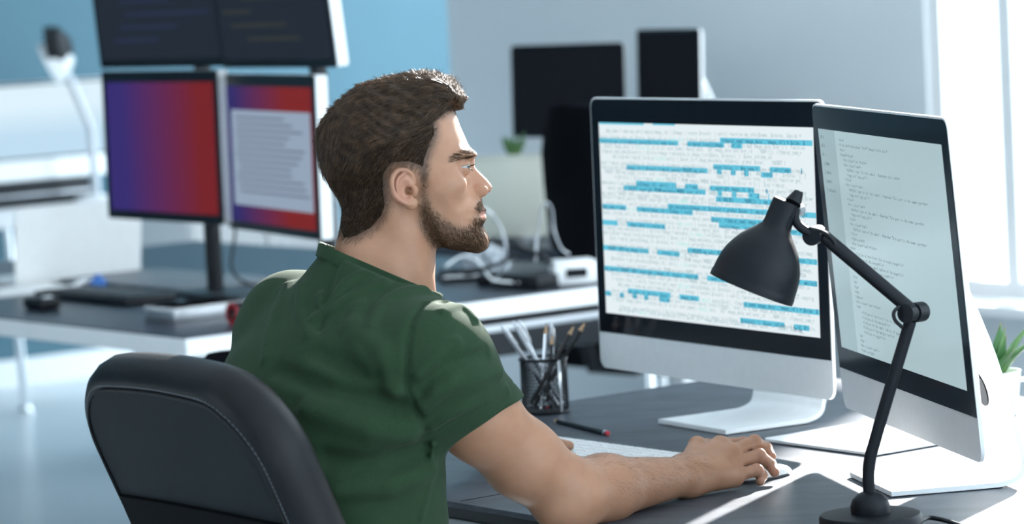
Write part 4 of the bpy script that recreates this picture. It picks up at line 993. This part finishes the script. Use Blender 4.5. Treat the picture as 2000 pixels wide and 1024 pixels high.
# skin: colour from painted masks (beard, cropped hair, lips, redness)
sk = mat('skin', (0.45, 0.235, 0.145), 0.46, 0, c2=(0.40, 0.20, 0.12), scale=30, bump=0.10, bscale=700, sss=0.22, spec=0.4)
nt = sk.node_tree; bs = nt.nodes['Principled BSDF']; base = bs.inputs['Base Color'].links[0].from_socket
at_n = nt.nodes.new('ShaderNodeVertexColor'); at_n.layer_name = 'mask'; sp_n = nt.nodes.new('ShaderNodeSeparateColor'); nt.links.new(at_n.outputs[0], sp_n.inputs[0])
def mixin(src, fac, c, amt):
    m = nt.nodes.new('ShaderNodeMix'); m.data_type = 'RGBA'; mu = nt.nodes.new('ShaderNodeMath'); mu.operation = 'MULTIPLY'; mu.inputs[1].default_value = amt
    nt.links.new(fac, mu.inputs[0]); nt.links.new(mu.outputs[0], m.inputs[0]); nt.links.new(src, m.inputs[6]); m.inputs[7].default_value = (*c, 1); return m.outputs[2]
c_ = mixin(base, sp_n.outputs[2], (0.52, 0.22, 0.18), .6); c_ = mixin(c_, sp_n.outputs[0], (0.13, 0.075, 0.046), .66); c_ = mixin(c_, sp_n.outputs[1], (0.045, 0.030, 0.022), .92)
nt.links.new(c_, bs.inputs['Base Color'])
sstep = lambda x, a, b: (lambda t: t*t*(3-2*t))(np.clip((x-a)/(b-a), 0, 1))
BEARD = Poly(zz([(538,490),(562,485),(566,560),(580,620),(630,668),(690,700),(728,690),(748,660),(752,625),(765,600),(790,588),(800,640),(800,690),(810,760),(790,810),(740,815),(640,812),(585,790),(545,745),(520,690),(525,600)]))
HAIRM = Poly(zz([(775,170),(735,262),(692,268),(655,262),(612,288),(618,340),(598,388),(580,440),(572,500),(566,530),(535,530),(528,510),(520,488),(488,474),(436,476),(416,505),(418,560),(428,620),(408,675),(360,728),(290,768),(215,780),(170,690),(90,500),(60,300),(250,90),(480,40),(650,60)]))
def skin_mask(P, head):
    m = np.zeros((len(P), 4)); m[:, 3] = 1
    if head:
        Q = toH(P); x, y, z = Q.T
        bd = np.maximum(sstep(BEARD(x, z), -.006, .010), 0)
        lipz = np.exp(-((x-(776-490)/SC)/.012)**2-((z-(560-652)/SC)/.0062)**2)*(np.abs(y) < .026); lip = np.clip(lipz*1.3, 0, 1)
        bd = bd*(1-np.clip(lip*1.6, 0, 1))
        ear = np.clip(1-np.linalg.norm((Q-np.array([-.009, -.085, .005]))/np.array([.022, .014, .031]), axis=1), 0, 1)
        m[:, 0] = bd; m[:, 1] = sstep(HAIRM(x, z), -.006, .014)*(ear < .22)*np.where(z < -.015, .8, 1)*(np.abs(y) > -1)
        nose = np.exp(-np.sum(((Q-np.array([.108, 0, .004]))/.014)**2, axis=1))
        m[:, 2] = np.clip(lip+.45*(ear > .18)+.30*nose, 0, 1)
    else:
        for k in fing:
            for j in (1, 3): m[:, 2] = np.maximum(m[:, 2], .38*np.exp(-(np.linalg.norm(P-fing[k][j], axis=1)/.014)**2))
    return m
def headneck(P):
    Q = toH(P); d = head_sdf(Q); n = neck_sdf(Q); return smin(d, n, .016)
def head_body(P):
    d = headneck(P); return smin(d, np.maximum(shoulders(P, .050, .05), torso_sdf(P, -.02)), .03)
lo = HC+np.array([-.19, -.13, -.24]); hi = HC+np.array([.14, .13, .155])
v1, q1 = sdf_mesh(head_body, lo, hi, .0017)
allp = np.array([SHR, ELB, WRI]+[p for L in fing.values() for p in L]+THUMB); v2, q2 = sdf_mesh(rarm_sdf, allp.min(0)-.075, allp.max(0)+.05, .0019)
al = np.array([SHL, ELL_, LW, LH]); v3, q3 = sdf_mesh(larm_sdf, al.min(0)-.075, al.max(0)+.09, .003)
vv = np.concatenate([v1, v2, v3]); qq = np.concatenate([q1, q2+len(v1), q3+len(v1)+len(v2)])
body = fast_mesh('body', vv, qq, 'skin', person, off=PO, attr=np.concatenate([skin_mask(v1, True), skin_mask(v2, False), skin_mask(v3, False)]))
print('body', len(vv), time.time()-_t0)
# eyes
em = mat('eye_white', (0.75, 0.73, 0.71), 0.08, 0, 0.03, 40, coat=0.6)
nt = em.node_tree; tc = nt.nodes.new('ShaderNodeTexCoord'); sx = nt.nodes.new('ShaderNodeSeparateXYZ'); rp = nt.nodes.new('ShaderNodeValToRGB')
nt.links.new(tc.outputs['Object'], sx.inputs[0]); dv_ = nt.nodes.new('ShaderNodeMath'); dv_.operation = 'DIVIDE'; dv_.inputs[1].default_value = ER; nt.links.new(sx.outputs[0], dv_.inputs[0]); nt.links.new(dv_.outputs[0], rp.inputs[0])
rp.color_ramp.interpolation = 'EASE'; e = rp.color_ramp.elements; e[0].position = .82; e[0].color = (.36, .34, .33, 1); e[1].position = .84; e[1].color = (.16, .20, .17, 1)
e = rp.color_ramp.elements.new(.95); e.color = (.12, .15, .13, 1); e = rp.color_ramp.elements.new(.962); e.color = (.005, .005, .005, 1)
nt.links.new(rp.outputs[0], nt.nodes['Principled BSDF'].inputs['Base Color'])
for c in EYE:
    bm = bmesh.new(); bmesh.ops.create_uvsphere(bm, u_segments=32, v_segments=20, radius=ER); me = bpy.data.meshes.new('eye'); bm.to_mesh(me); bm.free()
    o = finish(me, 'eye', 'eye_white', person); w = toW(c[None])[0]-PO
    o.matrix_local = Matrix(frameM(w, hx, hy, hz).tolist())@Matrix.Rotation(math.radians(-14), 4, 'Z')

mat('lash', (0.012, 0.008, 0.006), 0.6, 0, 0.2, 60)
for c in EYE:
    lb_ = B(); sg_ = -1 if c[1] < 0 else 1
    for up_s, cnt, ln in ((1, 26, .0075), (-1, 16, .004)):
        for yy in np.linspace(-.0095, .0095, cnt):
            rr_ = ER+.0012; z_ = up_s*.0027*max(0, 1-(yy/.0118)**2); x_ = math.sqrt(max(rr_**2-yy**2-z_**2, 1e-8)); p0_ = c+np.array([x_, yy, z_]); o_ = np.array([x_, yy*1.2, 0]); o_ /= np.linalg.norm(o_)
            lb_.tube(toW(np.array([p0_-o_*.0006, p0_+o_*ln*.55+np.array([0, 0, up_s*.0004]), p0_+o_*ln*.85+np.array([0, 0, up_s*.0026])])), [.00028, .0002, .00006], 4)
    tag(lb_.build('eyelashes', 'lash', person, off=PO), kind='stuff')
# hair: a combed mass over the skull plus separate strands
mat('hair_mass', (0.022, 0.012, 0.007), 0.75, 0, 0.4, 160, bump=0.6, stretch=(.3, 1, 1), spec=0.06)
mat('hair_strand', (0.034, 0.018, 0.010), 0.36, 0, c2=(0.125, 0.070, 0.038), scale=85, spec=0.42)
mat('beard_strand', (0.060, 0.034, 0.020), 0.65, 0, c2=(0.12, 0.072, 0.042), scale=120, spec=0.12)
OFF = Field(anch([(700,235,.0255),(670,180,.0245),(600,130,.0180),(520,120,.0150),(430,130,.0145),(340,165,.0150),(250,210,.0150),(190,260,.0145),(150,320,.0120),(150,400,.0100),(160,450,.0080),(175,510,.0050),(215,580,.0025),(250,660,.0012),(300,560,.0022),(300,440,.0055),(320,330,.0100),(450,300,.0090),(450,200,.0135),(560,240,.0110),(600,320,.0040),(560,400,.0026),(480,400,.0032),(560,470,.0012),(400,480,.0026),(380,620,.0012),(620,260,.0095)]), .012)
def hair_sdf(P):
    Q = toH(P); x, y, z = Q.T; m = HAIRM(x, z)
    o = OFF(x, z)*sstep(m, .006, .024)-.0015*(1-sstep(m, .004, .014))
    # locks: shallow grooves running with the comb direction
    a = x*.55+z*1.0; gr = np.sin(a*420+np.sin(x*60+z*35)*2.2+np.abs(y)*90)*.5+np.sin(a*900+np.sin(x*90)*2)*.25
    o = o+gr*.0022*sstep(o, .004, .012)
    return np.maximum(smin(base_head(Q), neck_sdf(Q), .016)-o, -m-.004)
vh, qh = sdf_mesh(hair_sdf, HC+toW(np.array([[0,0,0]]))[0]*0-.165, HC+.18, .0021)
hair = fast_mesh('hair', vh, qh, 'hair_mass', person, off=PO, label='short brown hair combed back')
def grad(fn, P, e=.001):
    g = np.stack([fn(P+np.eye(3)[k]*e)-fn(P-np.eye(3)[k]*e) for k in range(3)], 1); return g/(np.linalg.norm(g, axis=1)[:, None]+1e-12)
def strands(name, roots, dirs, L, r, fn, lift, steps, matn, parent, jit=.25, hug=1.0, label=None):
    """roots (N,3) world; dirs callable(P)->tangent; grown along the surface fn"""
    N = len(roots); P = roots.copy(); ctr = [P.copy()]; J = RNG.normal(0, jit, (N, 3))
    lf = np.broadcast_to(lift, (N,))
    for i in range(steps):
        n = grad(fn, P); d = dirs(P)+J; d = d-n*np.sum(d*n, 1)[:, None]; d /= np.linalg.norm(d, axis=1)[:, None]+1e-9
        P = P+d*(L/steps)[:, None]; f = fn(P); t = (i+1)/steps
        P = P-n*((f-lf*(t**1.5))*hug)[:, None]; ctr.append(P.copy())
    C = np.stack(ctr, 1); T = np.gradient(C, axis=1); T /= np.linalg.norm(T, axis=2)[..., None]+1e-9
    a = RNG.normal(size=(N, 1, 3)); U = np.cross(T, np.broadcast_to(a, T.shape)); U /= np.linalg.norm(U, axis=2)[..., None]+1e-9; Vv = np.cross(T, U)
    rr = np.reshape(np.broadcast_to(r, (N,)), (N, 1, 1))*np.linspace(1, .25, steps+1)[None, :, None]*RNG.uniform(.7, 1.25, (N, 1, 1))
    rings = np.stack([C+rr*(U*math.cos(w)+Vv*math.sin(w)) for w in (0, 2.094, 4.189)], 2)     # N, S+1, 3, 3
    S = steps+1; V = rings.reshape(-1, 3); b = (np.arange(N)*S*3)[:, None, None]+(np.arange(steps)*3)[None, :, None]
    k = np.arange(3)[None, None, :]; k2 = (k+1) % 3
    F = np.stack([b+k, b+k2, b+3+k2, b+3+k], -1).reshape(-1, 4)
    o = fast_mesh(name, V, F, matn, parent, off=PO, label=label); o['kind'] = 'stuff'; return o
def sample(v, q, n, w=None):
    c = v[q].mean(1); ar = np.linalg.norm(np.cross(v[q[:, 2]]-v[q[:, 0]], v[q[:, 3]]-v[q[:, 1]]), axis=1)
    if w is not None: ar = ar*w(c)
    i = RNG.choice(len(q), n, p=ar/ar.sum()); a = RNG.uniform(0, 1, (n, 2, 1)); p = v[q[i]]
    return (p[:, 0]*(1-a[:, 0])+p[:, 1]*a[:, 0])*(1-a[:, 1])+(p[:, 3]*(1-a[:, 0])+p[:, 2]*a[:, 0])*a[:, 1]
def comb(P):
    Q = toH(P); x, y, z = Q.T; wf = sstep(x, .035, .075)*sstep(z, .07, .10); wb = sstep(-x, .05, .11); ws = sstep(.075-z, 0, .04)*(1-wf)
    d = np.stack([-.9*(1-wf)+.15*wf, np.sign(y)*.12*(1-wf), (-.38*(1-wf)+1.0*wf)], 1)
    d = d*(1-wb)[:, None]+np.stack([-.12+0*x, 0*x, -1+0*x], 1)*wb[:, None]
    d = d*(1-ws)[:, None]+np.stack([-.5+0*x, 0*x, -.85+0*x], 1)*ws[:, None]
    return d@HA
hs = lambda P: hair_sdf(P)
R_ = sample(vh, qh, 26000, lambda c: (HAIRM(*toH(c).T[[0, 2]]) > .001)*(1+1.2*(toH(c)[:, 0] > .045))*np.clip(OFF(*toH(c).T[[0, 2]])/.008, .75, 1.2))
Qr = toH(R_); thick = OFF(Qr[:, 0], Qr[:, 2]); L_ = np.clip(thick*3.4, .0035, .055)*RNG.uniform(.6, 1.2, len(R_))
lft = np.where(RNG.uniform(0, 1, len(R_)) < .13, RNG.uniform(.003, .009, len(R_)), RNG.uniform(.0002, .0016, len(R_)))*np.clip(thick/.011, .25, 1.2)
fr_ = (Qr[:, 0] > .045)&(RNG.uniform(0, 1, len(R_)) < .35); lft = np.where(fr_, RNG.uniform(.003, .011, len(R_)), lft)
strands('hair_strands', R_-grad(hs, R_)*.001, comb, L_, np.where(thick > .0075, .00042, .00024), hs, lft, 8, 'hair_strand', person, .06)
R_ = sample(v1, q1, 5200, lambda c: (lambda x, y, z: sstep(HAIRM(x, z), -.003, .008)*(HAIRM(x, z) < .030)*(np.linalg.norm((toH(c)-np.array([-.009, -.085, .005]))/np.array([.024, .018, .032]), axis=1) > .8))(*toH(c).T))
strands('cropped_hair', R_, comb, RNG.uniform(.003, .007, len(R_)), .00018, lambda P: headneck(P), RNG.uniform(.0006, .002, len(R_)), 3, 'hair_strand', person, .25)
print('hair', time.time()-_t0)
# beard, moustache and brows
def bw(c):
    x, y, z = toH(c).T; w = sstep(BEARD(x, z), -.003, .012)
    return w*np.where(np.linalg.norm(np.stack([x-(777-490)/SC, z-(560-652)/SC], 1)/np.array([.013, .0055]), axis=1) < 1, 0.02, 1)
hn = lambda P: headneck(P)
R_ = sample(v1, q1, 14000, lambda c: bw(c)*(1+3.5*(toH(c)[:, 2] > -.026)*(toH(c)[:, 0] > .085))); xb, yb_, zb_ = toH(R_).T
strands('beard', R_, lambda P: np.stack([.45+0*P[:, 0], 0*P[:, 0], -.9+0*P[:, 0]], 1)@HA, RNG.uniform(.003, .0065, len(R_))*np.clip(.55+6*(xb-.02), .55, 1.15)*np.where((zb_ > -.026)&(xb > .085), .62, 1), .00016, hn, RNG.uniform(.0006, .002, len(R_))*np.where((zb_ > -.026)&(xb > .085), .45, 1), 3, 'beard_strand', person, .35, label='short trimmed brown beard')
BROW = spline([hq(667, 434, 0), hq(690, 424, 0), hq(715, 415, 0), hq(742, 414, 0)], 6)
def browd(c):
    x, y, z = toH(c).T; d = np.min(np.linalg.norm(np.stack([x, z], 1)[:, None]-BROW[None][:, :, [0, 2]], axis=2), axis=1); return (d < .0042)*(np.abs(y) > .006)*(x > .04)
R_ = sample(v1, q1, 900, browd)
strands('eyebrows', R_, lambda P: np.stack([-.9+0*P[:, 0], 0*P[:, 0], .12+.3*RNG.uniform(-1, 1, len(P))], 1)@HA, RNG.uniform(.005, .009, len(R_)), .00022, hn, RNG.uniform(.0003, .001, len(R_)), 3, 'beard_strand', person, .15)
# fine hair on the forearm
fa = lambda c: np.clip(((c-ELB)@fdir)/.06, 0, 1)*(((c-WRI)@fdir) < .02)*(c[:, 2] > DESK+.03)
R_ = sample(v2, q2, 1500, fa)
strands('arm_hair', R_, lambda P: np.broadcast_to(fdir*.8+np.array([0, 0, -.5]), P.shape), RNG.uniform(.006, .013, len(R_)), .00006, rarm_sdf, RNG.uniform(.001, .003, len(R_)), 3, 'beard_strand', person, .3)

print('beard', time.time()-_t0)
# ------------------------------------------------------------------ t-shirt
HEM_A, HEM_B = at(856, 854, 4.40), at(1013, 783, 4.40); hem_v = HEM_B-HEM_A; vd = ray(934, 818); HEM_N = np.cross(vd, hem_v); HEM_N /= np.linalg.norm(HEM_N)
ARMDIR = (ELB-SHR)/np.linalg.norm(ELB-SHR)
if HEM_N@ARMDIR < 0: HEM_N = -HEM_N
HEM_N = HEM_N*.85+ARMDIR*.15; HEM_N /= np.linalg.norm(HEM_N); HEMC = (HEM_A+HEM_B)/2
COL_P = toW(hq(362, 885)[None])[0]; COL_N = hz*.93+hx*.40; COL_N /= np.linalg.norm(COL_N)
def neck_only(P): return neck_sdf(toH(P))
def shirt_base(P):
    d = torso_sdf(P, .004); d = smin(d, shoulders(P, .070, .076), .06)
    sl = cone(P, SHR, HEMC, .080, .0635); sl = smin(sl, cone(P, HEMC, HEMC+ARMDIR*.08, .0625, .060), .02)
    sl = smax(sl, (P-HEMC)@HEM_N, .003)
    d = smin(d, sl, .035)
    d = smin(d, np.maximum(cone(P, SHL, SHL+(ELL_-SHL)*.62, .072, .066), (P-SHL-(ELL_-SHL)*.56)@((ELL_-SHL)/np.linalg.norm(ELL_-SHL))), .035)
    return d
def cast(px, py):
    d = ray(px, py); d = d/np.linalg.norm(d); t = 3.9
    for _ in range(60):
        f = float(shirt_base((CAM+d*t)[None])[0]); t += f*.8
        if f < .0004: break
    return CAM+d*t if t < 5.2 else None
FOLDS = [([(589,562),(586,611),(602,654)], .0045, .010), ([(627,578),(632,604),(678,553),(721,532)], .005, .009), ([(613,622),(656,602),(700,573),(748,553)], .0045, .010), ([(725,640),(745,600),(786,573),(828,568)], .0055, .011),
         ([(830,590),(803,632),(794,697),(794,762),(819,816)], -.0035, .006), ([(818,730),(850,690),(890,668)], .004, .010), ([(828,792),(880,752),(975,728)], .0045, .011), ([(822,765),(870,715),(950,690)], -.003, .010), ([(845,835),(900,800),(990,762)], .0035, .008),
         ([(655,520),(640,560),(625,640)], -.004, .010), ([(560,560),(530,640),(520,700)], .004, .013), ([(690,640),(740,690),(770,770)], .005, .018), ([(620,690),(680,720),(760,740)], -.004, .020), ([(540,720),(640,760),(780,790)], -.006, .016), ([(600,800),(720,840),(800,850)], .006, .016), ([(640,900),(740,905),(830,880)], -.005, .016), ([(660,960),(760,950),(840,920)], .006, .015),
         ([(866,610),(900,600),(928,625)], .004, .008), ([(860,590),(905,590),(932,618)], -.003, .005), ([(845,870),(838,940),(822,1010)], .003, .005), ([(700,600),(690,660),(720,720)], .004, .014)]
FSEG = []
for pl_, am, wd in FOLDS:
    H_ = [cast(*p) for p in pl_]; H_ = [h for h in H_ if h is not None]
    if len(H_) > 1:
        S_ = spline(H_, 2)
        for i in range(len(S_)-1):
            tt = (i+.5)/(len(S_)-1); FSEG.append((S_[i], S_[i+1], am, wd))
FGRP = {}
for a, b, am, wd in FSEG: FGRP.setdefault((am, wd), []).append((a, b))
def shirt_sdf(P):
    d = shirt_base(P); near = np.abs(d) < .017
    if near.any():
        q = P[near]; e = d[near].copy()
        for (am, wd), segs in FGRP.items():
            m = np.full(len(q), 9.0)
            for a, b in segs:
                ba = b-a; h = np.clip((q-a)@ba/(ba@ba), 0, 1); m = np.minimum(m, np.linalg.norm(q-a-h[:, None]*ba, axis=1))
            e -= am*2.2*np.exp(-(m/(wd*.78))**2)
        w = np.sin(q[:, 0]*38+np.sin(q[:, 2]*31)*1.5+q[:, 1]*22)*np.sin(q[:, 2]*47+q[:, 1]*19+np.sin(q[:, 0]*27)); e -= .0012*w
        # sleeve seam stitch line and hem turn-up
        hd = (q-HEMC)@HEM_N; e -= .0010*np.exp(-((hd+.022)/.0016)**2)*-1*(np.abs(hd) < .05)
        d[near] = e
    ax = SHR; d = smax(d, -np.maximum(cone(P, SHR+(HEMC-SHR)*.45, HEMC+ARMDIR*.10, .0575, .0575), -((P-HEMC)@HEM_N)-.028), .002)
    d = smax(d, np.where(neck_only(P) < .05, (P-COL_P)@COL_N, -1), .004)
    # ribbed collar band
    nk = neck_only(P); h = (P-COL_P)@COL_N; xb = toH(P)[:, 0]; band = np.maximum(np.abs(nk-.0045-.014*sstep(-xb, .06, .10))-.0030, np.abs(h+.002)-.0085)-.001
    d = smin(d, band, .002)
    return np.maximum(d, .60-P[:, 2])
lo = np.array([min(SHL[0], SHR[0])-.14, min(SHL[1], SHR[1])-.22, .58]); hi = np.array([max(SHR[0], HEMC[0])+.10, SHL[1]+.22, 1.15])
vs, qs = sdf_mesh(shirt_sdf, lo, hi, .0029, slack=1.15)
mat('tshirt', (0.020, 0.046, 0.022), 0.85, 0, c2=(0.024, 0.052, 0.026), scale=300, bump=0.25, bscale=1400, sheen=0.05, spec=0.12)
shirt = fast_mesh('t_shirt', vs, qs, 'tshirt', person, off=PO, label='dark green short-sleeved t-shirt'); print('shirt', len(vs), time.time()-_t0)
ss = []
for p_ in spline([(830, 592, 0), (803, 632, 0), (794, 697, 0), (794, 762, 0), (819, 816, 0)], 5):
    d_ = ray(p_[0], p_[1]); d_ = d_/np.linalg.norm(d_); t_ = 3.9
    for _ in range(80):
        f_ = float(shirt_sdf((CAM+d_*t_)[None])[0]); t_ += f_*.7
        if f_ < .0003: break
    ss.append(CAM+d_*(t_-.0002))
B().tube(ss, .0007, 5).build('sleeve_seam', 'tshirt', shirt, off=PO)
# trousers and shoes (under the desk)
HIPC = MID+BF*(-.235); HIPC = np.array([HIPC[0], HIPC[1], .53]); legs = []
for s_ in (-1, 1):
    hp_ = HIPC+BR*s_*.09; kn_ = hp_+BF*.42+BR*s_*.07+np.array([0, 0, -.01]); an_ = kn_+BF*(.04 if s_ > 0 else -.06); an_ = np.array([an_[0], an_[1], .09]); legs.append((hp_, kn_, an_))
def trousers(P):
    d = ell(P, HIPC, (.17, .17, .11))
    for a, b, c in legs: d = smin(d, smin(cone(P, a, b, .088, .066), cone(P, b, c, .064, .050), .03), .05)
    return d
lp = np.array([p for l in legs for p in l]+[HIPC]); vt, qt = sdf_mesh(trousers, lp.min(0)-.2, lp.max(0)+.2, .008)
fast_mesh('trousers', vt, qt, 'denim', person, off=PO)
for a, b, c in legs:
    f = lambda P: np.maximum(smin(cone(P, c-BF*.04+UP*-.045, c+BF*.15+UP*-.055, .042, .034), cone(P, c+UP*.02, c-UP*.04, .046, .044), .03), .0-P[:, 2])
    vt, qt = sdf_mesh(f, c-.25, c+.25, .006); fast_mesh('shoe', vt, qt, 'shoe', person, off=PO)
# ------------------------------------------------------------------ the man's chair
TH = math.radians(23)
cV = UP*math.cos(TH)-BF*math.sin(TH); cW = BF*math.cos(TH)+UP*math.sin(TH); cU = BR.copy()
cO = at(298, 791, 4.13)                       # top centre of the back panel
ch0 = np.array([*(cO+BF*.32)[:2], 0])
chair = empty('office_chair', ch0, 0, 'black leather office chair the man sits on, seen from behind', 'chair')
PWid, PHt = .405, .52
def outline(e=0.0, n=10):
    hw, r = PWid/2+e, .085+e; P = []
    tops = []
    for k in range(n+1): a = math.radians(180-90*k/n); P.append((-hw+r+r*math.cos(a), -r-(-e)*1+r*math.sin(a)+0*e))
    for k in range(1, 12): u = -hw+r+(2*hw-2*r)*k/12; P.append((u, e))
    for k in range(n+1): a = math.radians(90-90*k/n); P.append((hw-r+r*math.cos(a), -r+e+r*math.sin(a)))
    for k in range(1, 14): P.append((hw-.02*(k/13)**2, -r+e-(PHt-r)*k/14))
    P.append((hw-.02, -PHt)); P.append((-hw+.02, -PHt))
    for k in range(13, 0, -1): P.append((-hw+.02*(k/13)**2, -r+e-(PHt-r)*k/14))
    out = []
    for u, v in P: out.append((u, v+.016*(1-(u/(hw+1e-6))**2)*max(0, 1+v/.2)))
    return out
def CP(u, v, w): return cO+cU*u+cV*v+cW*w
def bulge(u, v): return -.010*max(0, 1-(u/.2)**2)*max(0, 1-((v+.25)/.3)**2)
rings = [(0, 0.002), (.006, .0015), (.014, .004), (.022, .013), (.027, .028), (.027, .046), (.022, .060), (.010, .072), (-.008, .079), (-.03, .083)]
V = []; F = []
for e, w in rings: V += [CP(u, v, w) for u, v in outline(e)]
n = len(outline())
for i in range(len(rings)-1):
    for k in range(n): F.append((i*n+k, i*n+(k+1) % n, (i+1)*n+(k+1) % n, (i+1)*n+k))
F.append(tuple((len(rings)-1)*n+k for k in range(n)))
back = B().add(V, F).build('back_cushion', 'leather', chair, off=ch0)
# back panel: grid-filled, slightly bowed
ol = outline(-.0005); V = []; F = []; scs = [1, .93, .8, .6, .4, .2]
for s_ in scs: V += [CP(u*s_, -.25+(v+.25)*s_, bulge(u*s_, -.25+(v+.25)*s_)+.001) for u, v in ol]
for i in range(len(scs)-1):
    for k in range(n): F.append((i*n+k, i*n+(k+1) % n, (i+1)*n+(k+1) % n, (i+1)*n+k))
F.append(tuple((len(scs)-1)*n+k for k in range(n)))
pan = B().add(V, F).build('back_panel', 'leather_matt', chair, off=ch0)
B().tube([CP(u, v, -.0005) for u, v in outline(.001)], .0022, 8, close=True).build('piping', 'leather', back, off=ch0)
so = outline(.0065); st_n = B()
for i in range(2, n-1):
    a, b = np.array(so[i]), np.array(so[i+1])
    if a[1] < -.34: continue
    m_ = max(1, int(np.linalg.norm(b-a)/.006))
    for j in range(m_):
        p = a+(b-a)*(j+.15)/m_; q = a+(b-a)*(j+.8)/m_; st_n.tube([CP(*p, .0004), CP(*q, .0004)], .0005, 4)
tag(st_n.build('stitching', 'thread', back, off=ch0), kind='stuff')
# lower shell
V = []; F = []; cols = 15; rows = 10
for j in range(rows):
    v = -.155-(PHt+.03-.155)*j/(rows-1)
    for i in range(cols):
        u = (i/(cols-1)*2-1)*(PWid/2-.006-.012*j/(rows-1)); V.append(CP(u, v+.010*(1-(u/.2)**2), bulge(u, v)-.005-.012*(j/(rows-1))))
for j in range(rows-1):
    for i in range(cols-1): a = j*cols+i; F.append((a, a+1, a+cols+1, a+cols))
m0 = len(V); V += [p+cW*.012 for p in V[:m0]]
F += [tuple(m0+k for k in f[::-1]) for f in F[:]]
rim = list(range(cols))+[j*cols+cols-1 for j in range(1, rows)]+[(rows-1)*cols+i for i in range(cols-2, -1, -1)]+[j*cols for j in range(rows-2, 0, -1)]
for a, b in zip(rim, rim[1:]+rim[:1]): F.append((a, b, m0+b, m0+a))
B().add(V, F).build('lower_shell', 'shell_plastic', chair, off=ch0)
B().tube([CP(.205+.022, -.285, .03), CP(.205+.026, -.288, .055), CP(.205+.018, -.29, .075)], .0016, 6).build('side_seam', 'thread', back, off=ch0)
sm_ = frameM(ch0+UP*0, BF, -BR, UP); sc_ = B().box((-.23, -.25, .40), (.22, .25, .475), .035, sm_, 4).build('seat', 'leather', chair, off=ch0)
B().tube([CP(0, -.30, -.01), CP(0, -.50, -.03), ch0-BF*.16+UP*.37, ch0+UP*.36], .028, 12).build('back_bracket', 'black_metal', chair, off=ch0)
for s_ in (-1, 1):
    p0 = ch0+BR*s_*.27+UP*.42; ar = B().tube([p0-BR*s_*.05, p0+UP*.02, p0+UP*.20], .017, 12).build('arm_post', 'black_metal', chair, off=ch0)
    B().box((-.13, -.035, .20), (.12, .035, .228), .012, frameM(p0, BF, -BR, UP), 3).build('arm_pad', 'black_plastic', ar, off=ch0)
chair_base(chair, ch0, ch0[:2], .42)
